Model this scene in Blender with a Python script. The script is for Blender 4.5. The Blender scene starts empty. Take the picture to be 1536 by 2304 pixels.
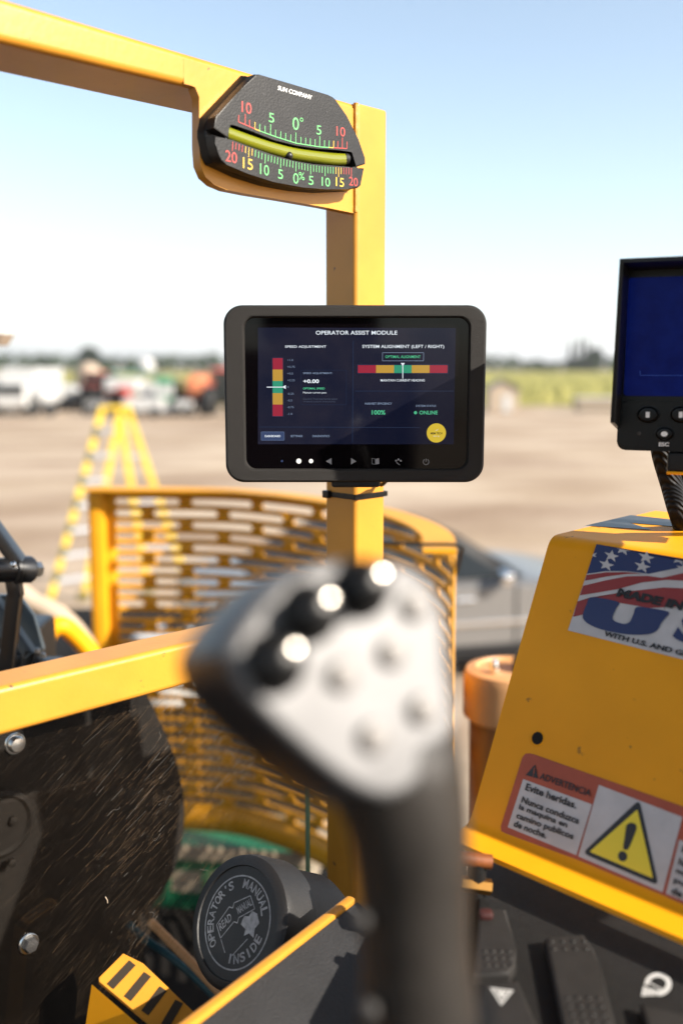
import bpy, bmesh, math, random
from math import radians as rad, sin, cos, pi, sqrt, atan2
from mathutils import Vector as V, Matrix as Mx

S = bpy.context.scene
COL = S.collection
# ------------------------------------------------------------------ camera
EYE = 3.0
FPX = 2240.0                                   # focal length in photo pixels (35 mm on 36 mm high frame)
PITCH = math.atan(327/FPX)
cd = bpy.data.cameras.new('camera')
cam = bpy.data.objects.new('camera', cd); COL.objects.link(cam)
cd.sensor_fit = 'VERTICAL'; cd.sensor_height = 36; cd.sensor_width = 24; cd.lens = 35
cd.clip_start = 0.02; cd.clip_end = 30000
cam.location = (0, 0, EYE); cam.rotation_euler = (pi/2-PITCH, 0, 0)
cd.dof.use_dof = True; cd.dof.focus_distance = 1.055; cd.dof.aperture_fstop = 2.4
S.camera = cam
# ------------------------------------------------------------------ sky and sun
SUN_AZ, SUN_EL = rad(63), rad(31)              # azimuth from -Y (behind the camera) towards +X
SUN = V((sin(SUN_AZ)*cos(SUN_EL), -cos(SUN_AZ)*cos(SUN_EL), sin(SUN_EL)))
w = bpy.data.worlds.new('World'); S.world = w; w.use_nodes = True
nt = w.node_tree; bg = nt.nodes['Background']
sk = nt.nodes.new('ShaderNodeTexSky'); sk.sky_type = 'NISHITA'; sk.sun_disc = False
sk.sun_elevation = SUN_EL; sk.sun_rotation = pi - SUN_AZ
sk.air_density = .8; sk.dust_density = 1.0; sk.ozone_density = 1.0
hs = nt.nodes.new('ShaderNodeHueSaturation'); hs.inputs['Saturation'].default_value = .8; hs.inputs['Hue'].default_value = .488
nt.links.new(sk.outputs[0], hs.inputs['Color']); nt.links.new(hs.outputs[0], bg.inputs[0]); bg.inputs[1].default_value = 0.10
sl = bpy.data.lights.new('sun', 'SUN'); sl.energy = 4.8; sl.angle = rad(0.53); sl.color = (1, .91, .79)
so = bpy.data.objects.new('sun', sl); COL.objects.link(so)
so.rotation_euler = SUN.to_track_quat('Z', 'Y').to_euler(); so.location = (5, -5, 12)
vs = S.view_settings; vs.view_transform = 'Standard'; vs.look = 'None'; vs.gamma = 1; vs.exposure = 1.42
S.render.engine = 'CYCLES'
try:
    S.cycles.use_denoising = True; S.cycles.denoiser = 'OPENIMAGEDENOISE'
    S.cycles.max_bounces = 8; S.cycles.transparent_max_bounces = 12; S.cycles.sample_clamp_indirect = 8
except Exception: pass
random.seed(7)

# ------------------------------------------------------------------ helpers
CR = V((1, 0, 0)); CW = V((0, cos(PITCH), -sin(PITCH))); CU = V((0, sin(PITCH), cos(PITCH)))
def ray(x, y): return CW + (x-768)/FPX*CR + (1152-y)/FPX*CU
def P(x, y, d):                                # the point at forward distance d seen at photo pixel x, y
    r = ray(x, y); return V((0, 0, EYE)) + r*(d/r.y)
def Pz(x, y, z):                               # ... on the level plane at height z
    r = ray(x, y); return V((0, 0, EYE)) + r*((z-EYE)/r.z)
def frame(o, ex, ey):
    ex = V(ex).normalized(); ez = ex.cross(V(ey)).normalized(); ey = ez.cross(ex)
    m = Mx.Identity(4)
    for i in range(3):
        m[i][0] = ex[i]; m[i][1] = ey[i]; m[i][2] = ez[i]; m[i][3] = o[i]
    return m
def L2(M, x, y, h=0.0):                        # pixel -> local x, y on the plane z = h of frame M
    n = M.col[2].xyz; o = M.col[3].xyz + n*h; r = ray(x, y)
    q = V((0, 0, EYE)) + r*((o-V((0, 0, EYE))).dot(n)/r.dot(n))
    l = M.inverted() @ q; return (l.x, l.y)
def catmull(pts, n=8, closed=False):
    pts = [V(p) for p in pts]; out = []; m = len(pts)
    for i in range(m if closed else m-1):
        if closed: a, b, c, d = pts[i-1], pts[i], pts[(i+1) % m], pts[(i+2) % m]
        else: a, b, c, d = pts[max(i-1, 0)], pts[i], pts[i+1], pts[min(i+2, m-1)]
        for k in range(n):
            t = k/n
            out.append(.5*((2*b)+(c-a)*t+(2*a-5*b+4*c-d)*t*t+(3*b-a-3*c+d)*t**3))
    if not closed: out.append(pts[-1])
    return out
def rrect(x0, y0, x1, y1, r, n=6):
    o = []
    for cx, cy, a in ((x1-r, y1-r, 0), (x0+r, y1-r, 90), (x0+r, y0+r, 180), (x1-r, y0+r, 270)):
        for k in range(n+1):
            t = rad(a+90*k/n); o.append((cx+r*cos(t), cy+r*sin(t)))
    return o
def circ(cx, cy, rx, ry=None, n=32):
    ry = ry or rx
    return [(cx+rx*cos(2*pi*k/n), cy+ry*sin(2*pi*k/n)) for k in range(n)]

class MB:
    def __init__(s): s.bm = bmesh.new(); s.mats = []
    def mi(s, m):
        if m not in s.mats: s.mats.append(m)
        return s.mats.index(m)
    def merge(s, b, mat):
        i = s.mi(mat)
        bmesh.ops.recalc_face_normals(b, faces=b.faces[:])
        mp = {}
        for v in b.verts: mp[v] = s.bm.verts.new(v.co)
        for f in b.faces:
            try: g = s.bm.faces.new([mp[v] for v in f.verts]); g.material_index = i
            except ValueError: pass
        b.free(); return s
    def box(s, c, size, mat, bev=0, M=None, seg=2):
        b = bmesh.new(); bmesh.ops.create_cube(b, size=1)
        for v in b.verts: v.co = V((v.co.x*size[0], v.co.y*size[1], v.co.z*size[2]))
        if bev: bmesh.ops.bevel(b, geom=b.edges[:], offset=bev, segments=seg, affect='EDGES', profile=.5)
        for v in b.verts:
            v.co = v.co + V(c)
            if M: v.co = M @ v.co
        return s.merge(b, mat)
    def prism(s, pts, z0, z1, mat, bev=0, M=None, seg=2, top=None):
        b = bmesh.new()
        top = top or pts
        lo = [b.verts.new((p[0], p[1], z0)) for p in pts]; hi = [b.verts.new((p[0], p[1], z1)) for p in top]
        n = len(pts)
        b.faces.new(lo[::-1]); f = b.faces.new(hi)
        for i in range(n): b.faces.new((lo[i], lo[(i+1) % n], hi[(i+1) % n], hi[i]))
        if bev: bmesh.ops.bevel(b, geom=list(f.edges), offset=bev, segments=seg, affect='EDGES', profile=.5)
        if M:
            for v in b.verts: v.co = M @ v.co
        return s.merge(b, mat)
    def flat(s, pts, z, mat, M=None):
        i = s.mi(mat); vs = [s.bm.verts.new((M @ V((p[0], p[1], z))) if M else (p[0], p[1], z)) for p in pts]
        # force the face to look along +z
        a = sum(pts[k][0]*pts[(k+1) % len(pts)][1]-pts[(k+1) % len(pts)][0]*pts[k][1] for k in range(len(pts)))
        f = s.bm.faces.new(vs if a > 0 else vs[::-1]); f.material_index = i; return s
    def line(s, p, q, wd, z, mat):
        p, q = V(p[:2]), V(q[:2]); d = (q-p).normalized(); n = V((-d.y, d.x))*wd/2
        return s.flat([p-n, q-n, q+n, p+n], z, mat)
    def loft(s, rings, mat, cap=True, closed=True):
        b = bmesh.new(); R = [[b.verts.new(p) for p in r] for r in rings]; n = len(R[0])
        for a, c in zip(R, R[1:]):
            for i in range(n if closed else n-1):
                b.faces.new((a[i], a[(i+1) % n], c[(i+1) % n], c[i]))
        if cap: b.faces.new(R[0][::-1]); b.faces.new(R[-1])
        return s.merge(b, mat)
    def tube(s, path, r, mat, n=14, sx=1.0, M=None):
        path = [V(p) for p in path]; k = len(path); rs = r if isinstance(r, (list, tuple)) else [r]*k
        rings = []; up = None
        for i, p in enumerate(path):
            t = (path[min(i+1, k-1)]-path[max(i-1, 0)]).normalized()
            if up is None: up = V((0, 0, 1)) if abs(t.z) < .9 else V((0, 1, 0))
            x = up.cross(t).normalized(); y = t.cross(x); up = y
            rings.append([p+(x*cos(2*pi*j/n)*sx+y*sin(2*pi*j/n))*rs[i] for j in range(n)])
        if M: rings = [[M @ q for q in rr] for rr in rings]
        return s.loft(rings, mat)
    def lathe(s, prof, mat, n=28, M=None, cap=True):     # prof: (radius, z)
        rings = [[V((r*cos(2*pi*j/n), r*sin(2*pi*j/n), z)) for j in range(n)] for r, z in prof]
        if M: rings = [[M @ q for q in rr] for rr in rings]
        return s.loft(rings, mat, cap)
    def bar(s, p, q, wx, wy, mat, bev=0, side=(0, 0, 1)):   # square bar p..q; wy measured along 'side'
        p, q = V(p), V(q); t = (q-p).normalized(); sd = V(side)-t*V(side).dot(t); sd.normalize(); x = sd.cross(t)
        m = Mx.Identity(4)
        for i in range(3): m[i][0] = x[i]; m[i][1] = sd[i]; m[i][2] = t[i]; m[i][3] = ((p+q)/2)[i]
        return s.box((0, 0, 0), (wx, wy, (q-p).length), mat, bev, m)
    def text(s, body, o, e1, e2, z, mat, bold=0.0, M=None, arc=None):
        vs_, fs, bb = text_data(body, bold); i = s.mi(mat); o = V((o[0], o[1])); e1 = V((e1[0], e1[1])); e2 = V((e2[0], e2[1]))
        mp = []
        for x, y in vs_:
            q = o+e1*((x-bb[0])/(bb[2]-bb[0]))+e2*((y-bb[1])/(bb[3]-bb[1]))
            c = V((q.x, q.y, z)); mp.append(s.bm.verts.new(M @ c if M else c))
        for f in fs:
            try: g = s.bm.faces.new([mp[k] for k in f]); g.material_index = i
            except ValueError: pass
        return s
    def build(s, name, parent=None, M=None, smooth=35, loc=None):
        me = bpy.data.meshes.new(name)
        M = M or Mx.Identity(4)
        if loc is not None:
            for v in s.bm.verts: v.co -= V(loc)
            M = Mx.Translation(loc)
        elif parent is not None and M == Mx.Identity(4):
            o_ = WM[parent.name].translation.copy()
            for v in s.bm.verts: v.co -= o_
            M = Mx.Translation(o_)
        s.bm.to_mesh(me); s.bm.free()
        for m in s.mats: me.materials.append(m)
        if smooth:
            for p in me.polygons: p.use_smooth = True
            me.set_sharp_from_angle(angle=rad(smooth))
            wn = True
        else: wn = False
        o = bpy.data.objects.new(name, me); COL.objects.link(o)
        if wn:
            md = o.modifiers.new('weighted_normals', 'WEIGHTED_NORMAL'); md.keep_sharp = True; md.weight = 80
        if parent is not None:
            o.parent = parent; o.matrix_basis = WM[parent.name].inverted() @ M
        else: o.matrix_basis = M
        WM[o.name] = M.copy()
        return o
WM = {}
TXT = {}
def text_data(body, bold):
    k = (body, bold)
    if k not in TXT:
        c = bpy.data.curves.new('lettering', 'FONT'); c.body = body; c.size = 1; c.offset = bold; c.resolution_u = 3
        o = bpy.data.objects.new('lettering', c); COL.objects.link(o)
        dg = bpy.context.evaluated_depsgraph_get()
        me = bpy.data.meshes.new_from_object(o.evaluated_get(dg))
        vs_ = [(v.co.x, v.co.y) for v in me.vertices]; fs = [tuple(p.vertices) for p in me.polygons]
        bb = (min(v[0] for v in vs_), min(v[1] for v in vs_), max(v[0] for v in vs_), max(v[1] for v in vs_))
        TXT[k] = (vs_, fs, bb); bpy.data.objects.remove(o); bpy.data.curves.remove(c); bpy.data.meshes.remove(me)
    return TXT[k]
def tag(o, label, cat, group=None, kind=None):
    if label: o['label'] = label
    if cat: o['category'] = cat
    if group: o['group'] = group
    if kind: o['kind'] = kind
    return o
def thing(name, label, cat, loc, group=None):
    o = bpy.data.objects.new(name, None); COL.objects.link(o); o.empty_display_size = .05
    o.location = loc; WM[o.name] = Mx.Translation(V(loc)); return tag(o, label, cat, group)
def dup(root, loc, rz, label):
    def cp(o, par):
        c = o.copy(); COL.objects.link(c)
        if par: c.parent = par
        for ch in o.children: cp(ch, c)
        return c
    r = cp(root, None); r.location = loc; r.rotation_euler = (0, 0, rz); r['label'] = label
    return r

# ------------------------------------------------------------------ materials
def mat(name, col, rough=.5, metal=0, spec=.5, noise=0, nscale=30, bump=0, bscale=200, coat=0, emit=None, estr=0, col2=None, nlow=.35, nhigh=.65, detail=4, chips=0, chipcol=(.10, .06, .03)):
    m = bpy.data.materials.new(name); m.use_nodes = True; t = m.node_tree; b = t.nodes['Principled BSDF']
    b.inputs['Base Color'].default_value = (*col, 1); b.inputs['Roughness'].default_value = rough
    b.inputs['Metallic'].default_value = metal; b.inputs['Specular IOR Level'].default_value = spec
    b.inputs['Coat Weight'].default_value = coat; b.inputs['Coat Roughness'].default_value = .08
    if emit: b.inputs['Emission Color'].default_value = (*emit, 1); b.inputs['Emission Strength'].default_value = estr
    tc = t.nodes.new('ShaderNodeTexCoord')
    if noise or col2:
        n = t.nodes.new('ShaderNodeTexNoise'); n.inputs['Scale'].default_value = nscale; n.inputs['Detail'].default_value = detail
        t.links.new(tc.outputs['Object'], n.inputs['Vector'])
        r = t.nodes.new('ShaderNodeValToRGB'); r.color_ramp.elements[0].position = nlow; r.color_ramp.elements[1].position = nhigh
        c2 = col2 or tuple(c*(1-noise) for c in col)
        r.color_ramp.elements[0].color = (*c2, 1); r.color_ramp.elements[1].color = (*col, 1)
        t.links.new(n.outputs[0], r.inputs[0]); t.links.new(r.outputs[0], b.inputs['Base Color'])
    if chips:
        n = t.nodes.new('ShaderNodeTexNoise'); n.inputs['Scale'].default_value = chips; n.inputs['Detail'].default_value = 6; n.inputs['Roughness'].default_value = .65
        t.links.new(tc.outputs['Object'], n.inputs['Vector'])
        mr = t.nodes.new('ShaderNodeMapRange'); mr.inputs[1].default_value = .665; mr.inputs[2].default_value = .70
        mx = t.nodes.new('ShaderNodeMixRGB'); mx.inputs[2].default_value = (*chipcol, 1); t.links.new(n.outputs[0], mr.inputs[0]); t.links.new(mr.outputs[0], mx.inputs[0])
        t.links.new(b.inputs['Base Color'].links[0].from_socket, mx.inputs[1]); t.links.new(mx.outputs[0], b.inputs['Base Color'])
    if bump:
        n = t.nodes.new('ShaderNodeTexNoise'); n.inputs['Scale'].default_value = bscale; n.inputs['Detail'].default_value = 2
        t.links.new(tc.outputs['Object'], n.inputs['Vector'])
        bp = t.nodes.new('ShaderNodeBump'); bp.inputs['Strength'].default_value = bump; bp.inputs['Distance'].default_value = .002
        t.links.new(n.outputs[0], bp.inputs['Height']); t.links.new(bp.outputs[0], b.inputs['Normal'])
    return m
YELLOW = mat('yellow_paint', (.53, .235, .026), .38, spec=.35, noise=.16, nscale=11, chips=55, bump=.09, bscale=160, coat=.10)
GUARDP = mat('guard_yellow_paint', (.66, .295, .010), .45, noise=.12, nscale=9, bump=.05, bscale=260, spec=.3)
YEL2 = mat('golden_paint', (.84, .345, .006), .5, noise=.12, nscale=7, chips=48, chipcol=(.34, .15, .02), bump=.025, bscale=260, spec=.22)
BLACKP = mat('black_plastic', (.008, .0078, .0075), .55, spec=.3, noise=.25, nscale=40, bump=.25, bscale=900)
BLACKT = mat('black_textured_plastic', (.012, .0105, .0095), .6, bump=.8, bscale=1500, spec=.35)
BLACKG = mat('black_gloss_plastic', (.004, .004, .0042), .33, spec=.28, bump=.05, bscale=300)
RUBBER = mat('black_rubber', (.007, .0067, .0067), .6, spec=.3, noise=.3, nscale=60, bump=.3, bscale=800)
RUBGREY = mat('worn_grey_rubber', (.028, .026, .025), .6, noise=.35, nscale=30, bump=.3, bscale=500)
STEEL = mat('zinc_steel', (.62, .62, .60), .28, metal=1, noise=.2, nscale=120)
CHROME = mat('bright_chrome', (.8, .8, .8), .03, metal=1)
SILVER = mat('brushed_silver_plate', (.140, .139, .141), .5, metal=.25, spec=.3, noise=.34, nscale=28)
BUTTON = mat('grey_silicone_button', (.122, .112, .104), .48)
WHITE = mat('white_print', (.78, .78, .77), .45)
OFFWH = mat('off_white_print', (.62, .61, .60), .5)
def print_mat(n, c, r=.45): return mat(n, c, r)
RED_P = print_mat('red_print', (.36, .035, .028)); GRN_P = print_mat('green_print', (.095, .36, .12)); YEL_P = print_mat('yellow_print', (.54, .34, .03))
FLUID = mat('green_level_fluid', (.15, .16, .008), .12, spec=.6, coat=.6)
BLK_P = print_mat('black_print', (.008, .008, .009)); NAVY = print_mat('navy_print', (.013, .028, .108)); FLAGRED = print_mat('flag_red_print', (.25, .025, .025))
STICK = mat('white_sticker', (.52, .50, .50), .42, noise=.16, nscale=35, chips=70, chipcol=(.20, .17, .14))
ORANGE_P = mat('orange_sticker', (.40, .065, .02), .45, noise=.2, nscale=35)
YSIGN = print_mat('sign_yellow_print', (.78, .62, .02))
GREEN_B = mat('green_plastic', (.008, .11, .05), .45, noise=.3, nscale=8)
BEIGE = mat('beige_plastic', (.25, .205, .15), .6, noise=.2, nscale=15)
# ------------------------------------------------------------------ setting: ground, field, hills, trees
def ground_mat():
    m = bpy.data.materials.new('packed_dirt'); m.use_nodes = True; t = m.node_tree; b = t.nodes['Principled BSDF']
    b.inputs['Roughness'].default_value = .95; b.inputs['Specular IOR Level'].default_value = .2
    tc = t.nodes.new('ShaderNodeTexCoord')
    mp = t.nodes.new('ShaderNodeMapping'); mp.inputs['Scale'].default_value = (.09, .16, 1); mp.inputs['Rotation'].default_value = (0, 0, .12)
    n1 = t.nodes.new('ShaderNodeTexNoise'); n1.inputs['Scale'].default_value = 1.7; n1.inputs['Detail'].default_value = 6; n1.inputs['Roughness'].default_value = .55
    n2 = t.nodes.new('ShaderNodeTexNoise'); n2.inputs['Scale'].default_value = 6; n2.inputs['Detail'].default_value = 8
    t.links.new(tc.outputs['Object'], mp.inputs[0]); t.links.new(mp.outputs[0], n1.inputs[0]); t.links.new(tc.outputs['Object'], n2.inputs[0])
    r = t.nodes.new('ShaderNodeValToRGB'); e = r.color_ramp.elements
    e[0].position = .36; e[0].color = (.34, .255, .185, 1); e[1].position = .62; e[1].color = (.485, .395, .295, 1)
    x = t.nodes.new('ShaderNodeMixRGB'); x.blend_type = 'MULTIPLY'; x.inputs[0].default_value = .35
    t.links.new(n1.outputs[0], r.inputs[0]); t.links.new(r.outputs[0], x.inputs[1]); t.links.new(n2.outputs[0], x.inputs[2])
    n3 = t.nodes.new('ShaderNodeTexNoise'); n3.inputs['Scale'].default_value = .16; n3.inputs['Detail'].default_value = 5; n3.inputs['Distortion'].default_value = 1.2
    m3 = t.nodes.new('ShaderNodeMapping'); m3.inputs['Scale'].default_value = (.8, 1.5, 1); t.links.new(tc.outputs['Object'], m3.inputs[0]); t.links.new(m3.outputs[0], n3.inputs[0])
    r3 = t.nodes.new('ShaderNodeMapRange'); r3.inputs[1].default_value = .42; r3.inputs[2].default_value = .60; t.links.new(n3.outputs[0], r3.inputs[0])
    x3 = t.nodes.new('ShaderNodeMixRGB'); x3.blend_type = 'MULTIPLY'; x3.inputs[2].default_value = (.74, .69, .64, 1); t.links.new(r3.outputs[0], x3.inputs[0]); t.links.new(x.outputs[0], x3.inputs[1])
    t.links.new(x3.outputs[0], b.inputs['Base Color']); return m
mb = MB(); gm = ground_mat()
mb.flat([(-9000, -60), (9000, -60), (9000, 16000), (-9000, 16000)], 0, gm); tag(mb.build('ground', smooth=0), None, None, kind='structure')
FIELD = mat('field_grass', (.24, .20, .08), .9, col2=(.17, .15, .05), nscale=.05, spec=.1)
mb = MB(); mb.flat([(-900, 76), (900, 76), (900, 640), (-900, 640)], .02, FIELD); tag(mb.build('field', smooth=0), None, None, kind='structure')
# rows of bushes on the field
BUSH = mat('berry_leaves', (.25, .23, .075), .85, col2=(.14, .14, .045), nscale=.9, nlow=.3, nhigh=.7, spec=.15)
mb = MB(); ix = mb.mi(BUSH)
yy = 80.0
while yy < 420:
    hw = yy*.42; n = 150; h0 = 1.15; ww = .9+yy*.002
    prev = None
    for k in range(n+1):
        x = -hw+2*hw*k/n; h = h0*(.75+.5*random.random())
        ring = [mb.bm.verts.new((x, yy-ww, .02)), mb.bm.verts.new((x, yy-ww*.6, h*.7)), mb.bm.verts.new((x+random.uniform(-.4, .4), yy, h)), mb.bm.verts.new((x, yy+ww, .02))]
        if prev:
            for a in range(3): mb.bm.faces.new((prev[a], ring[a], ring[a+1], prev[a+1]))
        prev = ring
    yy *= 1.075
tag(mb.build('berry_bush_rows', smooth=0), 'yellow green rows of low bushes on the field behind the yard', 'field crop', kind='stuff')
# far hills
HILL = mat('hill_forest', (.05, .075, .04), .95, col2=(.035, .05, .03), nscale=.004, spec=.1)
mb = MB(); ix = mb.mi(HILL); prev = None
for k in range(61):
    x = -3600+k*75; hgt = 30+95*max(0, 1-abs(x+2400)/2300)**.8*(1+.12*sin(x*.004)+.06*random.random())
    ring = [mb.bm.verts.new((x, 6200, -1)), mb.bm.verts.new((x, 6700, hgt*.75)), mb.bm.verts.new((x, 7300, hgt)), mb.bm.verts.new((x, 8200, -1))]
    if prev:
        for a in range(3): mb.bm.faces.new((prev[a], ring[a], ring[a+1], prev[a+1]))
    prev = ring
tag(mb.build('hills', smooth=80), None, None, kind='structure')
# far tree belt: leaf clumps in a long irregular band
LEAF = mat('far_leaves', (.055, .085, .032), .85, col2=(.022, .036, .017), nscale=.25, nlow=.3, nhigh=.7, spec=.15)
LEAFD = mat('dark_conifer_leaves', (.022, .036, .020), .85, col2=(.012, .02, .013), nscale=.6, spec=.15)
BARK = mat('bark', (.09, .065, .045), .9)
def leafq(bm, c, s, ix):
    n = V((random.gauss(0, 1), random.gauss(0, 1), random.gauss(0, .7)+.3)).normalized(); a = n.orthogonal().normalized(); b = n.cross(a)
    t = random.random()*6.28; a, b = a*cos(t)+b*sin(t), b*cos(t)-a*sin(t)
    f = bm.faces.new([bm.verts.new(c+a*s*p+b*s*q*.7) for p, q in ((-1, -.6), (.2, -1), (1, .3), (-.1, 1))]); f.material_index = ix
mb = MB(); ix = mb.mi(LEAF)
x = -220.0
while x < 220:
    h = 5.0+2.4*abs(sin(x*.037)*sin(x*.011+1))+random.uniform(-1, 1.3)
    if x < 0: h += 1.6
    r = random.uniform(2.2, 4.2); y = 425+random.uniform(-10, 22)
    for k in range(150):
        t = random.random()**.6; a = random.random()*6.28; z = t*h
        rr = r*sqrt(max(0, 1-((z-h*.45)/(h*.6))**2))*random.random()**.4
        leafq(mb.bm, V((x+rr*cos(a), y+rr*sin(a), z)), random.uniform(.35, .8), ix)
    x += random.uniform(1.8, 3.6)
tag(mb.build('tree_belt', smooth=0), 'dark green belt of far trees along the horizon behind the field', 'tree belt', kind='stuff')
def tree(px, d, h, r, label, kind='poplar', leaf=LEAFD):
    x = (px-768)/FPX*d; t = thing('%s_tree' % kind, label, 'tree', (x, d, 0), 'trees standing above the far tree belt')
    m = MB(); m.tube([V((x, d, 0)), V((x+.1, d, h*.5)), V((x, d, h*.95))], [r*.12, r*.08, r*.02], BARK, 8)
    for k in range(9):
        z = h*(.25+.07*k); a = k*2.4; m.tube([V((x, d, z)), V((x+cos(a)*r*.6, d+sin(a)*r*.6, z+h*.07))], [r*.04, r*.01], BARK, 5)
    m.build('trunk', t)
    m = MB(); ix = m.mi(leaf)
    for k in range(1600):
        z = random.uniform(.12, 1); a = random.random()*6.28
        if kind == 'poplar': rr = r*(1-z**2.2)*(.55+.45*sin(z*19+a*2))
        else: rr = r*sqrt(max(0, 1-((z-.58)/.46)**2))
        rr *= random.random()**.45
        leafq(m.bm, V((x+rr*cos(a), d+rr*sin(a), z*h)), random.uniform(.35, .7), ix)
    m.build('crown', t, smooth=0)
tree(1277, 415, 12.6, 1.7, 'tall dark narrow tree, leftmost of the cluster right of the tablet')
tree(1296, 418, 14.4, 1.6, 'tallest dark narrow tree in the cluster right of the tablet')
tree(1312, 412, 13.6, 1.6, 'dark narrow tree just right of the tallest one in the cluster')
tree(1332, 420, 10.5, 3.6, 'broader low dark tree at the right end of the cluster by the monitor', 'bushy')
tree(208, 410, 10.8, 4.6, 'round dark tree rising above the horizon over the parked vehicles', 'bushy')
# ------------------------------------------------------------------ far vehicles along the yard edge
FW = mat('far_white_paint', (.44, .44, .43), .4, noise=.08, nscale=2); FRED = mat('far_red_paint', (.42, .045, .03), .4, noise=.2, nscale=2)
FTEAL = mat('far_teal_paint', (.03, .22, .20), .45); FGREEN = mat('far_green_paint', (.03, .20, .09), .45); FORG = mat('far_orange_paint', (.62, .20, .09), .45, noise=.15, nscale=2)
FGREY = mat('far_grey_metal', (.12, .12, .12), .5, noise=.3, nscale=3); TYRE = mat('tyre_rubber', (.015, .015, .015), .8)
FGLASS = mat('dark_vehicle_glass', (.008, .011, .012), .06, spec=.35); FTAN = mat('tan_paint', (.34, .27, .20), .6)
def gpt(px, py): return Pz(px, py, 0)
def wheel_into(t, c, r, wd, ax=(1, 0, 0), nm='wheel'):
    M = frame(c, V(ax).orthogonal(), V(ax).cross(V(ax).orthogonal())); m = MB()
    m.lathe([(r*.55, -wd*.5), (r*.93, -wd*.5), (r, -wd*.3), (r, wd*.3), (r*.93, wd*.5), (r*.55, wd*.5)], TYRE, 20, M)
    m.lathe([(r*.1, -wd*.52), (r*.5, -wd*.46), (r*.54, -wd*.3), (r*.54, wd*.3), (r*.5, wd*.46), (r*.1, wd*.52)], FGREY, 16, M)
    return m.build(nm, t)
def box_truck(px, py, label, wd=2.5, h=2.9, ln=6, rz=0.0, col=FW):
    g = gpt(px, py); t = thing('box_truck', label, 'truck', g, 'vehicles parked along the far edge of the yard')
    m = MB(); m.box(g+V((0, ln*.5+.3, .75+(h-.75)/2)), (wd, ln, h-.75), col, .08); m.build('box_body', t)
    m = MB(); m.box(g+V((0, -.55, 1.25)), (wd*.92, 1.7, 1.5), col, .25, seg=3); m.build('cab', t)
    m = MB(); m.box(g+V((0, -1.38, 1.6)), (wd*.78, .12, .6), FGLASS, .04); m.build('windscreen', t)
    for s in (-1, 1):
        wheel_into(t, g+V((s*wd*.42, -.4, .48)), .48, .3); wheel_into(t, g+V((s*wd*.42, ln*.8, .48)), .48, .3)
        m = MB(); m.box(g+V((s*wd*.34, -1.42, .85)), (.3, .06, .2), CHROME, .03); m.build('headlight', t)
    return t
def tank(px, py, label, r, ln, col=FW, rz=0.0):
    g = gpt(px, py); t = thing('tank_trailer', label, 'tank', g, 'vehicles parked along the far edge of the yard')
    M = frame(g+V((0, 0, .55+r)), (cos(rz+pi/2), sin(rz+pi/2), 0), (0, 0, 1)); prof = []
    for k in range(13):
        a = -pi/2+pi*k/12; prof.append((max(.01, r*cos(a)), (ln/2)*(1 if a > 0 else -1)*(abs(sin(a))**.75)))
    m = MB(); m.lathe(prof, col, 24, M); m.build('tank', t)
    m = MB(); m.box(g+V((0, 0, .5)), (ln*.8*abs(cos(rz))+.4, 1.1, .16), FGREY, .03); m.build('chassis', t)
    for s in (-1, 1): wheel_into(t, g+V((s*.4*ln*abs(cos(rz)), -.55, .38)), .38, .22, (0, 1, 0))
    m = MB(); m.lathe([(.22, 0), (.22, .14), (.16, .18)], FGREY, 14, Mx.Translation(g+V((0, 0, .5+2*r)))); m.build('hatch', t)
    return t
def tractor(px, py, label, col, rz, s=1.0):
    g = gpt(px, py); R = Mx.Translation(g) @ Mx.Rotation(rz, 4, 'Z') @ Mx.Scale(s, 4)
    t = thing('farm_tractor', label, 'tractor', g, 'vehicles parked along the far edge of the yard')
    m = MB(); m.box((.95, 0, 1.2), (1.7, .8, .8), col, .14, R, 3); m.box((.9, 0, .72), (2.2, .5, .3), FGREY, .04, R); m.build('hood', t)
    m = MB(); m.box((-.6, 0, 2.45), (1.5, 1.4, .14), col, .05, R); m.build('roof', t)
    m = MB(); m.prism([(-1.2, .9), (.1, .9), (.25, 1.5), (.05, 2.4), (-1.2, 2.4)], -.62, .62, FGLASS, .03, R @ Mx.Rotation(pi/2, 4, 'X')); m.build('cab', t)
    for sd in (-1, 1):
        wheel_into(t, R @ V((-.7, sd*.85, .8)), .8*s, .42*s, (R.to_3x3() @ V((0, 1, 0))).normalized(), 'rear_wheel')
        wheel_into(t, R @ V((1.5, sd*.75, .5)), .5*s, .3*s, (R.to_3x3() @ V((0, 1, 0))).normalized(), 'front_wheel')
        m = MB(); m.box((-.7, sd*.85, 1.68), (1.3, .46, .1), col, .04, R); m.build('mudguard', t)
    m = MB(); m.tube([R @ V((.6, .3, 1.5)), R @ V((.6, .3, 2.5))], .05, FGREY, 8); m.build('exhaust', t)
box_truck(40, 935, 'white box truck parked at the left edge of the far row', 2.3, 2.9)
tank(101, 936, 'small round white tank standing right of the box truck', .62, 1.3)
tank(160, 922, 'long white oval tank behind and right of the small round tank', .62, 1.9, rz=0.0)
tractor(243, 926, 'red tractor with dark cab left of the white harvester', FRED, -.5, 1.05)
tractor(208, 922, 'dark grey tractor between the oval tank and the red tractor', FGREY, 2.7)
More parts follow.
